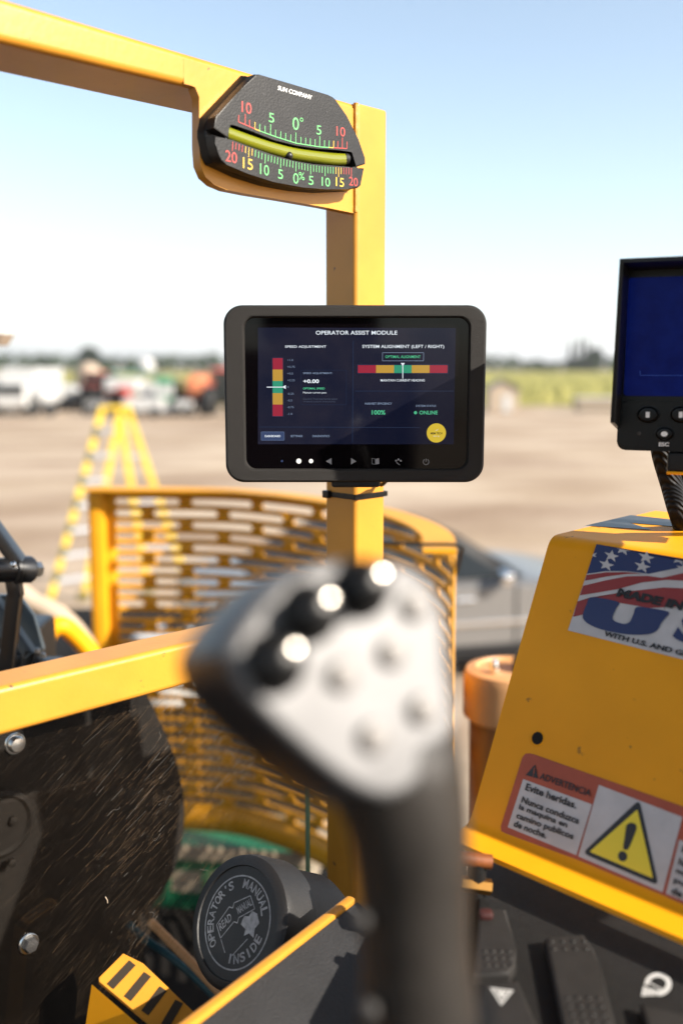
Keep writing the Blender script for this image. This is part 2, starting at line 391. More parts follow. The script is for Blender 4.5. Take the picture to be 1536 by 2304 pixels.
def harvester(px, py):
    g = gpt(px, py); t = thing('white_harvester', 'white and teal harvesting machine behind the top of the stepladder', 'harvester', g, 'vehicles parked along the far edge of the yard')
    m = MB(); m.box(g+V((-.6, .6, 1.75)), (2.3, 3, 1.0), FW, .2, seg=3); m.box(g+V((1.0, .6, 1.45)), (1.2, 2.4, .9), FW, .15); m.build('body', t)
    m = MB(); m.box(g+V((-.2, .5, 2.62)), (2.6, 2.2, .12), FTEAL, .04); m.box(g+V((1.7, .4, 2.2)), (.5, .5, .5), FGREEN, .06); m.build('canopy', t)
    for sx in (-1.3, .9):
        for sy in (-.3, 1.3):
            m = MB(); m.bar(g+V((sx, sy, 2.2)), g+V((sx, sy, 2.6)), .07, .07, FGREEN); m.build('canopy_post', t)
    m = MB(); m.box(g+V((0, .6, .95)), (3.4, 2.4, .25), FTAN, .05); m.build('chassis', t)
    for sx in (-1.3, 1.3): wheel_into(t, g+V((sx, -.4, .55)), .55, .35, (0, 1, 0))
harvester(300, 926)
def tower_tank(px, py):
    g = gpt(px, py); z = EYE+.0; t = thing('water_tank', 'round white tank raised on legs above the white harvester', 'tank', g)
    c = g+V((0, 0, 3.05)); m = MB()
    m.lathe([(.62*cos(a), .62*sin(a)) if abs(cos(a)) > .05 else (.02, .62*sin(a)) for a in [(-pi/2+pi*k/14) for k in range(15)]], FW, 24, Mx.Translation(c)); m.build('tank', t)
    for sx in (-.4, .4):
        for sy in (-.4, .4):
            m = MB(); m.bar(g+V((sx*1.4, sy*1.4, 0)), c+V((sx, sy, -.35)), .08, .08, FGREY); m.build('leg', t)
tower_tank(332, 918)
def low_trailer(px, py, label, wd, col, h=.75, name='flat_trailer'):
    g = gpt(px, py); t = thing(name, label, 'trailer', g, 'vehicles parked along the far edge of the yard')
    m = MB(); m.box(g+V((0, .7, .4+h/2)), (wd, 1.5, h), col, .06)
    for k in range(5): m.box(g+V((-wd/2+wd*(k+.5)/5, -.06, .4+h/2)), (.07, .05, h*.9), FW)
    m.build('side_panels', t)
    for sx in (-.32, .32): wheel_into(t, g+V((sx*wd, -.02, .32)), .32, .2, (0, 1, 0))
    m = MB(); m.bar(g+V((wd/2, .6, .45)), g+V((wd/2+.8, .6, .4)), .08, .08, FGREY); m.build('drawbar', t)
low_trailer(322, 940, 'low white trailer in front of the white harvester', 2.3, FW)
tank(452, 930, 'orange and pale round tank left of the tablet', 1.0, 2.1, FORG)
tractor(498, 934, 'red tractor with tall cab beside the tablet left edge', FRED, 1.9, 1.15)
tractor(392, 928, 'pale tan tractor between the white harvester and the orange tank', FTAN, 1.6, .9)
def crate_stack(px, py):
    g = gpt(px, py); t = thing('crate_stack', 'tall green and white stack of crates right of the harvester', 'crates', g)
    for k in range(4):
        m = MB(); m.box(g+V((0, .4, .35+.6*k)), (.95, .9, .52), FGREEN if k % 2 else FW, .04); m.box(g+V((0, .4, .64+.6*k)), (1.0, .95, .06), FW); m.build('crate', t)
crate_stack(370, 934)
tractor(272, 931, 'small red tractor between the dark tractor and the white harvester', FRED, 1.2, .62)
low_trailer(214, 936, 'low dark trailer right of the long white oval tank', 1.3, FGREY, .5)
low_trailer(412, 937, 'low pale trailer left of the orange tank', 1.1, FW, .55)
box_truck(8, 905, 'far white van partly hidden behind the box truck', 2.2, 2.4, 4)
def tanwagon(px, py):
    g = gpt(px, py); t = thing('grain_wagon', 'pale tan domed wagon far behind the red tractor', 'wagon', g)
    m = MB(); m.lathe([(1.1, 0), (1.15, .9), (.95, 1.5), (.5, 1.85), (.05, 1.95)], FTAN, 22, Mx.Translation(g+V((0, 0, 1.4)))); m.build('hopper', t)
    for sx in (-.8, .8): m = MB(); m.bar(g+V((sx, 0, 0)), g+V((sx, 0, 1.5)), .1, .1, FGREY); m.build('leg', t)
tanwagon(202, 905)
def hut(px, py):
    g = gpt(px, py); t = thing('field_hut', 'small tan gabled hut at the field edge right of the tablet', 'hut', g)
    m = MB(); m.box(g+V((0, 1, .75)), (1.9, 2, 1.5), FTAN, .02); m.prism([(-.95, 1.5), (.95, 1.5), (0, 2.05)], -2, 0, FTAN, 0, Mx.Translation(g) @ Mx.Rotation(pi/2, 4, 'X')); m.build('wall', t)
    for s in (-1, 1):
        m = MB(); m.bar(g+V((s*.55, 1, 1.84)) - V((s*.6, 0, -.33)), g+V((s*.55, 1, 1.84)) + V((s*.6, 0, -.33)), 2.3, .06, FGREY, 0, (s*.5, 0, 1)); m.build('roof', t)
    m = MB(); m.box(g+V((.2, -.02, .6)), (.55, .05, 1.1), FW, .01); m.build('door', t)
hut(1132, 928)
def low_tank(px, py):
    g = gpt(px, py); t = thing('storage_trough', 'long low white trough at the field edge beside the hooded monitor', 'trough', g)
    m = MB(); m.box(g+V((0, .5, .55)), (3.0, 1, .8), BEIGE, .12, seg=3); m.box(g+V((0, .5, .96)), (3.1, 1.1, .08), FW, .03); m.build('trough', t)
    for sx in (-1.2, 1.2): m = MB(); m.box(g+V((sx, .5, .09)), (.2, .9, .18), FGREY); m.build('skid', t)
low_tank(1345, 928)

# ------------------------------------------------------------------ parked car
def car():
    CARP = mat('silver_car_paint', (.15, .145, .14), .35, metal=.2, coat=.25); TRIM = mat('black_car_trim', (.010, .010, .011), .55, spec=.2)
    o = V((.70, 10.0, 0)); yaw = rad(14); R = Mx.Translation(o) @ Mx.Rotation(yaw, 4, 'Z')
    t = thing('parked_car', 'silver car with dark windows parked behind the slotted yellow guard', 'car', o)
    prof = catmull([(-2.25, .35), (-2.3, .6), (-2.22, .92), (-1.6, 1.0), (-.6, .98), (.75, .97), (1.5, .9), (2.1, .75), (2.3, .55), (2.28, .3), (1.0, .24), (-1.0, .24)], 5, True)
    rings = []
    for f, yv in ((.96, -.9), (1, -.82), (1, -.4), (1, .4), (1, .82), (.96, .9)):
        rings.append([R @ V((p.x*f, yv, .24+(p.y-.24)*(.93 if abs(yv) > .85 else 1+.03*(1-abs(yv))))) for p in prof])
    m = MB(); m.loft(rings, CARP); m.build('body', t, smooth=50)
    gp = catmull([(-1.75, .98), (-1.05, 1.38), (-.3, 1.47), (.25, 1.4), (.95, .98)], 6)
    rings = []
    for yv, f in ((-.78, .0), (-.6, .93), (-.52, 1), (.52, 1), (.6, .93), (.78, .0)):
        rings.append([R @ V((p.x*(1 if f else 1.02), yv, .96+(p.y-.96)*f)) for p in gp])
    m = MB(); m.loft(rings, TRIM, closed=False, cap=False); m.build('cabin', t, smooth=50)
    m = MB(); m.loft([[R @ V((x, y, z)) for x, z in ((-1.0, 1.40), (-.3, 1.487), (.2, 1.43))] for y in (-.53, .53)], TRIM, closed=False, cap=False); m.build('roof', t)
    for s in (-1, 1):
        for pts in (((-1.45, 1.0), (-.45, 1.0), (-.45, 1.38), (-.95, 1.33)), ((-.38, 1.0), (.72, 1.0), (.22, 1.32), (-.38, 1.39))):
            m = MB(); ix = m.mi(FGLASS); m.bm.faces.new([m.bm.verts.new(R @ V((x, s*(.79-(z-.98)*.44), z))) for x, z in pts]); m.build('side_window', t, smooth=0)
        for x in (-1.38, 1.42):
            wheel_into(t, R @ V((x, s*.82, .33)), .33, .22, (R.to_3x3() @ V((0, 1, 0))).normalized())
            m = MB(); m.prism(circ(x, .36, .40, .40, 24), -.005, .012, TRIM, 0, R @ Mx.Translation((0, s*.885, 0)) @ Mx.Rotation(pi/2, 4, 'X')); m.build('wheel_arch', t)
        m = MB(); m.box((.62, s*.98, 1.03), (.12, .2, .14), CHROME, .04, R, 3); m.build('mirror', t)
        for x in (-.62, .35): m = MB(); m.box((x-.1, s*.91, .82), (.2, .035, .035), CHROME, .012, R); m.build('door_handle', t)
        m = MB(); m.box((2.12, s*.62, .66), (.3, .4, .14), CHROME, .05, R, 3); m.build('headlight', t)
    for s in (-1, 1):
        for x in (-.42, .78, -1.5): m = MB(); m.box((x, s*.905, .66), (.012, .01, .56), TRIM, 0, R); m.build('door_seam', t)
        m = MB(); m.box((0, s*.90, .30), (2.1, .03, .14), TRIM, .02, R); m.build('sill', t)
        m = MB(); m.box((.1, s*.915, .58), (2.5, .02, .05), CHROME, .008, R); m.build('side_moulding', t)
    m = MB(); ix = m.mi(FGLASS); m.bm.faces.new([m.bm.verts.new(R @ V(p)) for p in ((.93, -.7, 1.0), (.93, .7, 1.0), (.3, .5, 1.39), (.3, -.5, 1.39))]); m.build('windscreen', t, smooth=0)
car()
# ------------------------------------------------------------------ stepladder
def ladder():
    FIB = mat('yellow_fibreglass', (.74, .50, .03), .5, noise=.1, nscale=6); DK = mat('shaded_ladder_label', (.13, .11, .03), .6); ALU = mat('ladder_aluminium', (.42, .43, .45), .45, metal=.7)
    f1, f2 = gpt(110, 1366), gpt(188, 1352); b1, b2 = gpt(335, 1335), gpt(425, 1325)
    top = (f1+f2+b1+b2)/4; top.z = 2.42; wdir = (f2-f1).normalized()
    t = thing('stepladder', 'tall yellow stepladder standing open on the dirt behind the guard', 'ladder', (f1+f2+b1+b2)/4)
    tl, tr = P(232, 915, top.y), P(272, 915, top.y)
    bt1, bt2 = P(268, 925, top.y+.25), P(287, 920, top.y+.25)
    for a, b in ((f1, tl), (f2, tr), (b1, bt1), (b2, bt2)):
        m = MB(); m.bar(a, b, .074, .05, FIB, .008, (0, 1, 0)); ra = m.build('rail', t)
        m = MB(); m.box(a+V((0, 0, .06)), (.14, .1, .12), DK, .02); m.build('foot', t)
        if a is f1:
            for k in range(7):
                m = MB(); q0 = a.lerp(b, .12+.12*k); q1 = a.lerp(b, .12+.12*k+.06); m.bar(q0, q1, .080, .056, DK, 0, (0, 1, 0)); m.build('shaded_rail_label', ra)  # label bands, in an olive that also paints in the rail's shade
    for k in range(1, 8):
        u = k/8; m = MB(); m.bar(f1.lerp(tl, u), f2.lerp(tr, u), .1, .05, ALU, .008); m.build('step', t)
    for k in (2, 4, 6):
        u = k/8; m = MB(); m.bar(b1.lerp(bt1, u), b2.lerp(bt2, u), .04, .04, ALU, .006); m.build('rear_brace', t)
    m = MB(); m.box((tl+bt2)/2+V((.0, 0, .0)), (.36, .34, .05), FIB, .03); m.build('top_cap', t)
ladder()

# ------------------------------------------------------------------ machine deck
DECK = mat('shade_dark_deck', (.014, .013, .0125), .85, spec=.1, noise=.4, nscale=6, bump=.3, bscale=120)  # near-black deck colour stands in for the machine's own shade
DZ = 1.55
mb = MB(); mb.prism([(-4.2, -4), (3.4, -4), (3.4, 1.7), (.36, 1.9), (.36, 5.2), (-.3, 5.9), (-4.2, 5.9)], DZ-.12, DZ, DECK); tag(mb.build('machine_deck', loc=(-1.6, 2.6, DZ)), 'dark machine deck under the slotted guard and the green bin', 'deck')  # widened out of view to cut light bouncing up from the ground
# ------------------------------------------------------------------ slotted curved guard
def guard():
    t = thing('slotted_guard', 'tall curved golden yellow guard with staggered slots behind the control lever', 'guard', (-.3, 2.5, DZ))
    zt = EYE-.32
    plan = [(-.66, 2.616), (-.33, 2.588), (-.16, 2.50), (-.039, 2.39), (.097, 2.22), (.175, 2.03), (.205, 1.86), (.195, 1.69)]
    c = catmull([(p[0], p[1], 0) for p in plan], 24)
    ss = [0.0]
    for a, b in zip(c, c[1:]): ss.append(ss[-1]+(b-a).length)
    LT = ss[-1]
    def at(s):
        s = min(max(s, 0), LT)
        for i in range(len(ss)-1):
            if ss[i+1] >= s: break
        u = (s-ss[i])/(ss[i+1]-ss[i]); p = c[i].lerp(c[i+1], u); d = (c[min(i+2, len(c)-1)]-c[max(i-1, 0)]).normalized()
        return p, V((d.y, -d.x, 0))            # position, inward normal (towards the camera side)
    m = MB(); ix = m.mi(GUARDP)
    RP, SL, SH, PT = .0306, .172, .0170, .205
    r = SH/2; zb = zt-.018; ZB = 1.73; rows = int((zb-ZB-.065)/RP); s0 = .05
    def strip(sa, sb, za, zc):
        if sb-sa < 1e-5: return
        pa, _ = at(sa); pb, _ = at(sb)
        f = m.bm.faces.new([m.bm.verts.new((pa.x, pa.y, za[0])), m.bm.verts.new((pb.x, pb.y, za[1])), m.bm.verts.new((pb.x, pb.y, zc[1])), m.bm.verts.new((pa.x, pa.y, zc[0]))])
    for rw in range(rows):
        z1 = zb-rw*RP; z0 = z1-RP; zc = (z0+z1)/2
        slots = []; s = s0 + (0 if rw % 2 == 0 else -PT*.5)
        while s < LT:
            a, b = max(s+.012, s0+.012), min(s+.012+SL, LT-.03)
            if b-a > .05: slots.append((a, b))
            s += PT
        cur = 0.0
        for a, b in slots:
            k = max(1, int((a-cur)/.03))
            for q in range(k): strip(cur+(a-cur)*q/k, cur+(a-cur)*(q+1)/k, (z0, z0), (z1, z1))
            xs = [a+r*(1-cos(pi/2*q/5)) for q in range(6)]; nst = max(2, int((b-a-2*r)/.02))
            xs += [a+r+(b-a-2*r)*q/nst for q in range(1, nst)]; xs += [b-r*(1-cos(pi/2*q/5)) for q in range(5, -1, -1)]
            def hh(x):
                e = max(0, a+r-x, x-(b-r)); return sqrt(max(0, r*r-e*e))
            for xa, xb in zip(xs, xs[1:]):
                strip(xa, xb, (zc+hh(xa), zc+hh(xb)), (z1, z1)); strip(xa, xb, (z0, z0), (zc-hh(xa), zc-hh(xb)))
            cur = b
        k = max(1, int((LT-cur)/.03))
        for q in range(k): strip(cur+(LT-cur)*q/k, cur+(LT-cur)*(q+1)/k, (z0, z0), (z1, z1))
    nn = 70
    for q in range(nn):
        a, b = LT*q/nn, LT*(q+1)/nn; strip(a, b, (zb, zb), (zt, zt)); strip(a, b, (ZB, ZB), (zb-rows*RP, zb-rows*RP))
    bmesh.ops.remove_doubles(m.bm, verts=m.bm.verts[:], dist=.0002)
    o = m.build('slotted_panel', t, smooth=40)
    sm = o.modifiers.new('thickness', 'SOLIDIFY'); sm.thickness = .004; sm.offset = 0
    m = MB(); rings = []
    for q in range(nn+1):
        p, n = at(LT*q/nn); p = V((p.x, p.y, 0))
        rings.append([V((p.x, p.y, zt))-n*.004, V((p.x, p.y, zt+.006))-n*.004, V((p.x, p.y, zt+.006))+n*.055, V((p.x, p.y, zt))+n*.055])
    m.loft(rings, GUARDP); m.build('top_flange', t)
    p, n = at(0); m = MB(); m.bar(V((p.x+.012, p.y, DZ)), V((p.x+.012, p.y, zt-.001)), .045, .04, GUARDP, .014, (0, 1, 0)); m.build('end_post', t)
    p, n = at(LT*.62); m = MB(); m.bar(V((p.x+.02, p.y+.02, DZ)), V((p.x+.02, p.y+.02, ZB+.1)), .03, .03, GUARDP, .005, (0, 1, 0)); m.build('foot_post', t)
    # wire tied across the end of the rim
    m = MB(); a, _ = at(LT-.03); m.tube(catmull([V((a.x-.16, a.y+.0, zt+.016)), V((a.x-.07, a.y-.0, zt+.012)), V((a.x+.008, a.y, zt+.010)), V((a.x+.013, a.y+.01, zt-.01)), V((a.x+.011, a.y+.05, zt-.05))], 6), .003, RUBBER, 8)
    tag(m.build('thin_cable', loc=(a.x, a.y, zt)), 'thin dark cable lying across the end of the guard rim', 'cable')
guard()
# green bin between panel and guard, white drum behind guard
def bin_():
    c = V((-.40, 2.61, DZ)); t = thing('green_bin', 'green plastic bin with pale rim standing under the slotted guard', 'bin', c)
    zr = .15
    R = Mx.Translation(c) @ Mx.Rotation(rad(-8), 4, 'Z') @ Mx.Diagonal((1, .5, 1, 1))
    m = MB(); m.prism(rrect(-.31, -.2, .31, .2, .05), .0, zr, GREEN_B, 0, R, top=rrect(-.34, -.22, .34, .22, .06)); 
    for k in range(6): m.box((-.27+.108*k, -.223, zr*.5), (.02, .02, zr*.8), GREEN_B, .004, R)
    m.build('body', t)
    m = MB(); ro, ri = rrect(-.36, -.24, .36, .24, .06), rrect(-.335, -.215, .335, .215, .05); m.loft([[R @ V((p[0], p[1], z)) for p in pp] for pp, z in ((ri, zr), (ro, zr), (ro, zr+.03), (ri, zr+.035), (ri, zr-.1))], BEIGE, cap=False); m.build('rim', t)
bin_()
def drum():
    c = V((-.60, 3.3, DZ)); t = thing('white_drum', 'white plastic drum seen through the slots of the guard', 'drum', c)
    m = MB(); m.lathe([(.115, .33), (.12, .34), (.12, .40), (.127, .41), (.12, .42), (.12, .53), (.10, .555), (.02, .56)], FW, 28, Mx.Translation(c)); m.build('body', t)
    m = MB(); m.lathe([(.04, 0), (.04, .03), (.02, .035)], BLACKP, 14, Mx.Translation(c+V((.04, 0, .556)))); m.build('cap', t)
    o = V((-.62, 3.35, DZ)); m = MB(); m.box(o+V((0, 0, .165)), (.34, .3, .33), BLACKP, .02)
    for k in range(4): m.box(o+V((0, -.152, .05+.075*k)), (.3, .006, .03), RUBGREY, .002)
    tag(m.build('tool_crate', loc=o), 'black tool crate with ridged front under the white drum', 'crate')
drum()
# round yellow air-filter canister right of the lever
TANP = mat('pale_orange_paint', (.52, .27, .11), .55, noise=.15, nscale=12)
def canister():
    c = P(1150, 1560, 1.75); c.z = DZ-.3; zt = P(1150, 1500, 1.75).z
    t = thing('filter_canister', 'round pale orange canister behind the big yellow console', 'canister', c)
    h = zt-c.z; r = .088
    m = MB(); m.lathe([(r*.86, 0), (r*.86, h-.10), (r*.84, h-.095)], mat('shaded_canister_paint', (.20, .085, .025), .55, noise=.3, nscale=14), 30, Mx.Translation(c)); m.build('body', t)  # brown body colour paints in the shade on the canister's side
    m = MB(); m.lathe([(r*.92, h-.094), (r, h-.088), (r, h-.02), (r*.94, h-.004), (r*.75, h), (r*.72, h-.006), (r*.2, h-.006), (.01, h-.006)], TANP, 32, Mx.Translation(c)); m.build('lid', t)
    m = MB(); m.lathe([(.03, h-.0055), (.03, h+.012), (.018, h+.03), (.005, h+.032)], BLACKG, 16, Mx.Translation(c+V((.03, 0, 0)))); m.build('knob', t)
    m = MB(); m.lathe([(.007, h-.004), (.01, h+.006), (.006, h+.018), (.002, h+.02)], CHROME, 12, Mx.Translation(c+V((-.035, -.02, 0)))); m.build('bolt', t)
canister()

# ------------------------------------------------------------------ yellow tube frame (post, beam, rail) and scratched panel
U3 = V((1, 1, 0)).normalized(); N3 = V((1, -1, 0)).normalized(); Z3 = V((0, 0, 1))
Q0 = P(800, 825, 1.15)                          # a point of the common front plane of frame members
MF = frame(Q0, U3, Z3)                          # x along the frame, y up, z towards the sun side
def fl(x, y, h=0): return L2(MF, x, y, h)
FR = thing('yellow_tube_frame', 'bright yellow square tube frame carrying the gauge and the tablet', 'frame', V((Q0.x, Q0.y, DZ)))
TW = .052
def frame_build():
    zt = fl(803, 230)[1]
    m = MB(); m.prism(rrect(0, -TW, TW, 0, .006, 3), DZ-EYE, zt, YELLOW, .003, MF @ Mx.Translation((0, 0, 0)) @ Mx(((1, 0, 0, 0), (0, 0, 1, 0), (0, 1, 0, 0), (0, 0, 0, 1))))
    m.build('post', FR)
    # upper beam: front face from its top and bottom edges
    x0 = -1.16; yt0, yb0 = fl(0, -8)[1], fl(0, 92)[1]; hb = yt0-yb0
    m = MB(); yt = fl(700, 203)[1]; yb = yt-hb
    A0, A1 = fl(0, -9), fl(690, 199); B0, B1 = fl(0, 92), fl(440, 197)
    def ex2(p, q_, x): return (x, p[1]+(q_[1]-p[1])*(x-p[0])/(q_[0]-p[0]))
    xe = -.001; pl = [ex2(B0, B1, x0), ex2(B0, B1, xe), ex2(A0, A1, xe), ex2(A0, A1, x0)]
    m.prism(pl, -.080, -.0006, YELLOW, .007, MF, 3); m.build('beam', FR)
    # gusset plate, proud of the beam face, rounded corners
    g = [fl(*p) for p in ((440, 196), (449, 218), (449, 330), (452, 372), (463, 398), (482, 415), (510, 427), (560, 437), (640, 450), (730, 466), (798, 480))]
    
    g = [fl(415, 188), fl(430, 192)]+g+[ex2(A0, A1, -.002), ex2(A0, A1, fl(415, 188)[0])]
    g[-2] = (g[-2][0], g[-2][1]-.006); g[-1] = (g[-1][0], g[-1][1]-.006)
    m = MB(); m.prism(g, -.012, -.0004, YELLOW, 0, MF); m.build('gusset_plate', FR)
    # weld bead between plate and post
    m = MB(); a, b = fl(800, 232), fl(800, 478)
    path = [V((a[0]-.0005+.00025*random.uniform(-1, 1), a[1]+(b[1]-a[1])*k/40, .0006+.0002*random.uniform(-1, 1))) for k in range(41)]
    m.tube(path, [.0026+.0003*random.uniform(-1, 1) for _ in path], YELLOW, 8, M=MF); m.build('weld_bead', FR)
    # lower rail
    y1 = fl(0, 1547)[1]; y0 = fl(0, 1657)[1]
    m = MB(); xs = -1.16; m.box(((xs-.003)/2, (y0+y1)/2, -.024), (abs(xs)-.003, y1-y0, .05), YELLOW, .006, MF, 3); m.build('rail', FR)
    m = MB(); m.box((-1.186, (DZ-EYE+ex2(A0, A1, -1.186)[1])/2, -.026), (.05, ex2(A0, A1, -1.186)[1]-(DZ-EYE), .05), YELLOW, .006, MF, 3); m.build('post', FR)
    return y0
RY0 = frame_build()
# clear scratched panel bolted below the rail
def panel():
    m = bpy.data.materials.new('scratched_clear_plastic'); m.use_nodes = True; t = m.node_tree; t.nodes.clear()
    N = t.nodes.new; out = N('ShaderNodeOutputMaterial'); tr = N('ShaderNodeBsdfTransparent'); tr.inputs[0].default_value = (.95, .92, .88, 1)
    gl = N('ShaderNodeBsdfGlossy'); gl.inputs['Roughness'].default_value = .05
    fr = N('ShaderNodeFresnel'); fr.inputs[0].default_value = 1.4; fm = N('ShaderNodeMath'); fm.operation = 'MULTIPLY'; fm.inputs[1].default_value = .45
    mx = N('ShaderNodeMixShader'); t.links.new(fr.outputs[0], fm.inputs[0]); t.links.new(fm.outputs[0], mx.inputs[0]); t.links.new(tr.outputs[0], mx.inputs[1]); t.links.new(gl.outputs[0], mx.inputs[2])
    tc = N('ShaderNodeTexCoord'); ms = None
    prev = None
    for ang, sc, lo, hi, st, off in ((-30, 1300, .54, .72, 30, 0), (-35, 800, .58, .76, 24, 3), (-24, 500, .66, .80, 60, 9)):
        ro = N('ShaderNodeMapping'); ro.vector_type = 'POINT'; ro.inputs['Rotation'].default_value = (0, 0, rad(ang)); ro.inputs['Location'].default_value = (off, off, 0)
        mp = N('ShaderNodeMapping'); mp.inputs['Scale'].default_value = (1/st, 1, 1)
        n = N('ShaderNodeTexNoise'); n.inputs['Scale'].default_value = sc; n.inputs['Detail'].default_value = 3
        r = N('ShaderNodeMapRange'); r.inputs[1].default_value = lo; r.inputs[2].default_value = hi
        t.links.new(tc.outputs['Object'], ro.inputs[0]); t.links.new(ro.outputs[0], mp.inputs[0]); t.links.new(mp.outputs[0], n.inputs[0]); t.links.new(n.outputs[0], r.inputs[0])
        if prev is None: prev = r.outputs[0]
        else:
            a = N('ShaderNodeMath'); a.operation = 'MAXIMUM'; t.links.new(prev, a.inputs[0]); t.links.new(r.outputs[0], a.inputs[1]); prev = a.outputs[0]
    cl = N('ShaderNodeTexNoise'); cl.inputs['Scale'].default_value = 9; cl.inputs['Detail'].default_value = 3; t.links.new(tc.outputs['Object'], cl.inputs[0])
    cr = N('ShaderNodeMapRange'); cr.inputs[1].default_value = .38; cr.inputs[2].default_value = .7; cr.inputs[1].default_value = .46; cr.inputs[3].default_value = .006; cr.inputs[4].default_value = .07
    t.links.new(cl.outputs[0], cr.inputs[0]); mu = N('ShaderNodeMath'); mu.operation = 'MULTIPLY'; t.links.new(prev, mu.inputs[0]); t.links.new(cr.outputs[0], mu.inputs[1])
    ad = N('ShaderNodeMath'); ad.operation = 'ADD'; ad.inputs[1].default_value = .006; t.links.new(mu.outputs[0], ad.inputs[0])
    df = N('ShaderNodeBsdfDiffuse'); df.inputs[0].default_value = (.30, .215, .145, 1)
    m2 = N('ShaderNodeMixShader'); t.links.new(ad.outputs[0], m2.inputs[0]); t.links.new(mx.outputs[0], m2.inputs[1]); t.links.new(df.outputs[0], m2.inputs[2]); t.links.new(m2.outputs[0], out.inputs[0])
    EDGE = mat('green_plastic_edge', (.14, .22, .13), .3, coat=.3)
    h = -.052
    xr = fl(694, 1850, h)[0]; xl = fl(-320, 1700, h)[0]; yb = fl(300, 2620, h)[1]
    b = MB(); b.flat([(xl, yb), (xr-.0035, yb), (xr-.0035, RY0+.02), (xl, RY0+.02)], h, m)
    SCR = bpy.data.materials.new('scratch_glint'); SCR.use_nodes = True; ts = SCR.node_tree; ps = ts.nodes['Principled BSDF']; ps.inputs['Base Color'].default_value = (.15, .098, .058, 1); ps.inputs['Roughness'].default_value = .5; ps.inputs['Specular IOR Level'].default_value = .1; ps.inputs['Alpha'].default_value = .26
    SCW = mat('scratch_pale', (.085, .078, .070), .5, spec=.1)
    rs = random.Random(11); cl_ = [(rs.uniform(xl*.55, xr), rs.uniform(RY0-.36, RY0-.02), rs.uniform(.02, .07), rs.gauss(34, 5)) for _ in range(46)]
    for k in range(3000):
        cx, cy, sp, an = rs.choice(cl_); x, y = rs.gauss(cx, sp), rs.gauss(cy, sp*.6)
        if not (yb < y < RY0-.008 and xl < x < xr-.01): continue
        a = rad(an+rs.gauss(0, 3.5)); ln = rs.uniform(.002, .010) if rs.random() < .85 else rs.uniform(.012, .045)
        d = V((cos(a), sin(a)))*ln/2; w_ = rs.uniform(.00007, .00022)
        b.line((x-d.x, y-d.y), (x+d.x, y+d.y), w_*2, h+.0004, SCR if rs.random() < .93 else SCW)
    for k in range(420):
        x, y = rs.uniform(xl*.6, xr-.01), rs.uniform(RY0-.4, RY0-.01); b.flat(circ(x, y, rs.uniform(.0001, .00035), n=6), h+.0004, SCW)
    for k in range(16):                             # lint
        x, y = rs.uniform(-.32, xr-.02), rs.uniform(RY0-.28, RY0-.02); pr = None; a = rs.random()*6
        for j in range(7):
            q_ = (x, y); a += rs.uniform(-1.1, 1.1); x += .0018*cos(a); y += .0018*sin(a); b.line(q_, (x, y), .0003, h+.0005, SCW)
    b.build('clear_panel', FR, MF, smooth=0)
    b = MB(); b.box((xr-.0015, (yb+RY0)/2+.0, h), (.0035, RY0-yb+.03, .006), EDGE, .001); b.build('panel_edge', FR, MF)
    for px, py in ((33, 1672), (64, 2122)):
        c = fl(px, py, h); b = MB(); Mb = MF @ Mx.Translation((c[0], c[1], h)) @ Mx.Scale(.78, 4)
        b.lathe([(.013, .0005), (.013, .003), (.0125, .0035)], STEEL, 20, Mb)
        b.lathe([(.0105, .003), (.0105, .007), (.0085, .0105), (.003, .0115)], RUBGREY if py > 2000 else STEEL, 6 if py > 2000 else 20, Mb); b.build('bolt', FR)
panel()
# small straw stuck on the panel
c = fl(238, 2018, -.05); d = fl(243, 2032, -.05)
mb = MB(); mb.tube([MF @ V((c[0], c[1], -.0505)), MF @ V(((c[0]+d[0])/2+.0004, (c[1]+d[1])/2, -.0495)), MF @ V((d[0], d[1], -.0505))], .0006, FTAN, 6)
tag(mb.build('straw_bit', loc=MF @ V((c[0], c[1], -.05))), 'tiny bit of straw stuck to the scratched clear panel', 'straw')
# black round disc behind the panel
def disc():
    c = P(132, 1825, 1.30); M = frame(c, U3, Z3); t = thing('rounded_guard_plate', 'big matte black plate with a round right edge behind the scratched clear panel', 'plate', c)
    DISC = mat('matte_black_plate', (.006, .0052, .0048), .75, noise=.3, nscale=20, spec=.2)
    q = lambda x, y: L2(M, x, y)
    arc = catmull([V((*q(x, y), 0)) for x, y in ((322, 1545), (352, 1606), (385, 1680), (407, 1755), (415, 1830), (407, 1905), (384, 1975), (346, 2032), (295, 2064), (240, 2052))], 5)
    pts = [(p.x, p.y) for p in arc[:-6]]+[q(318, 2110), q(345, 2250), q(420, 2480), q(-330, 2480), q(-330, 1700), q(300, 1505)]  # below the arc the black plate runs on in place of deep shadow
    m = MB(); m.prism(pts, -.05, 0, DISC, .004, M); m.build('plate', t)
    h = q(-6, 1850); m = MB(); Mh = M @ Mx.Translation((h[0], h[1], 0)); m.lathe([(.046, .0), (.046, .012), (.040, .016), (.036, .012), (.01, .012)], DISC, 32, Mh); m.build('hub', t)
    for x, y in ((18, 1838), (15, 1932)):
        h = q(x, y); m = MB(); m.lathe([(.006, .012), (.006, .018), (.002, .0195)], DISC, 6, M @ Mx.Translation((h[0], h[1], 0))); m.build('bolt', t)
disc()

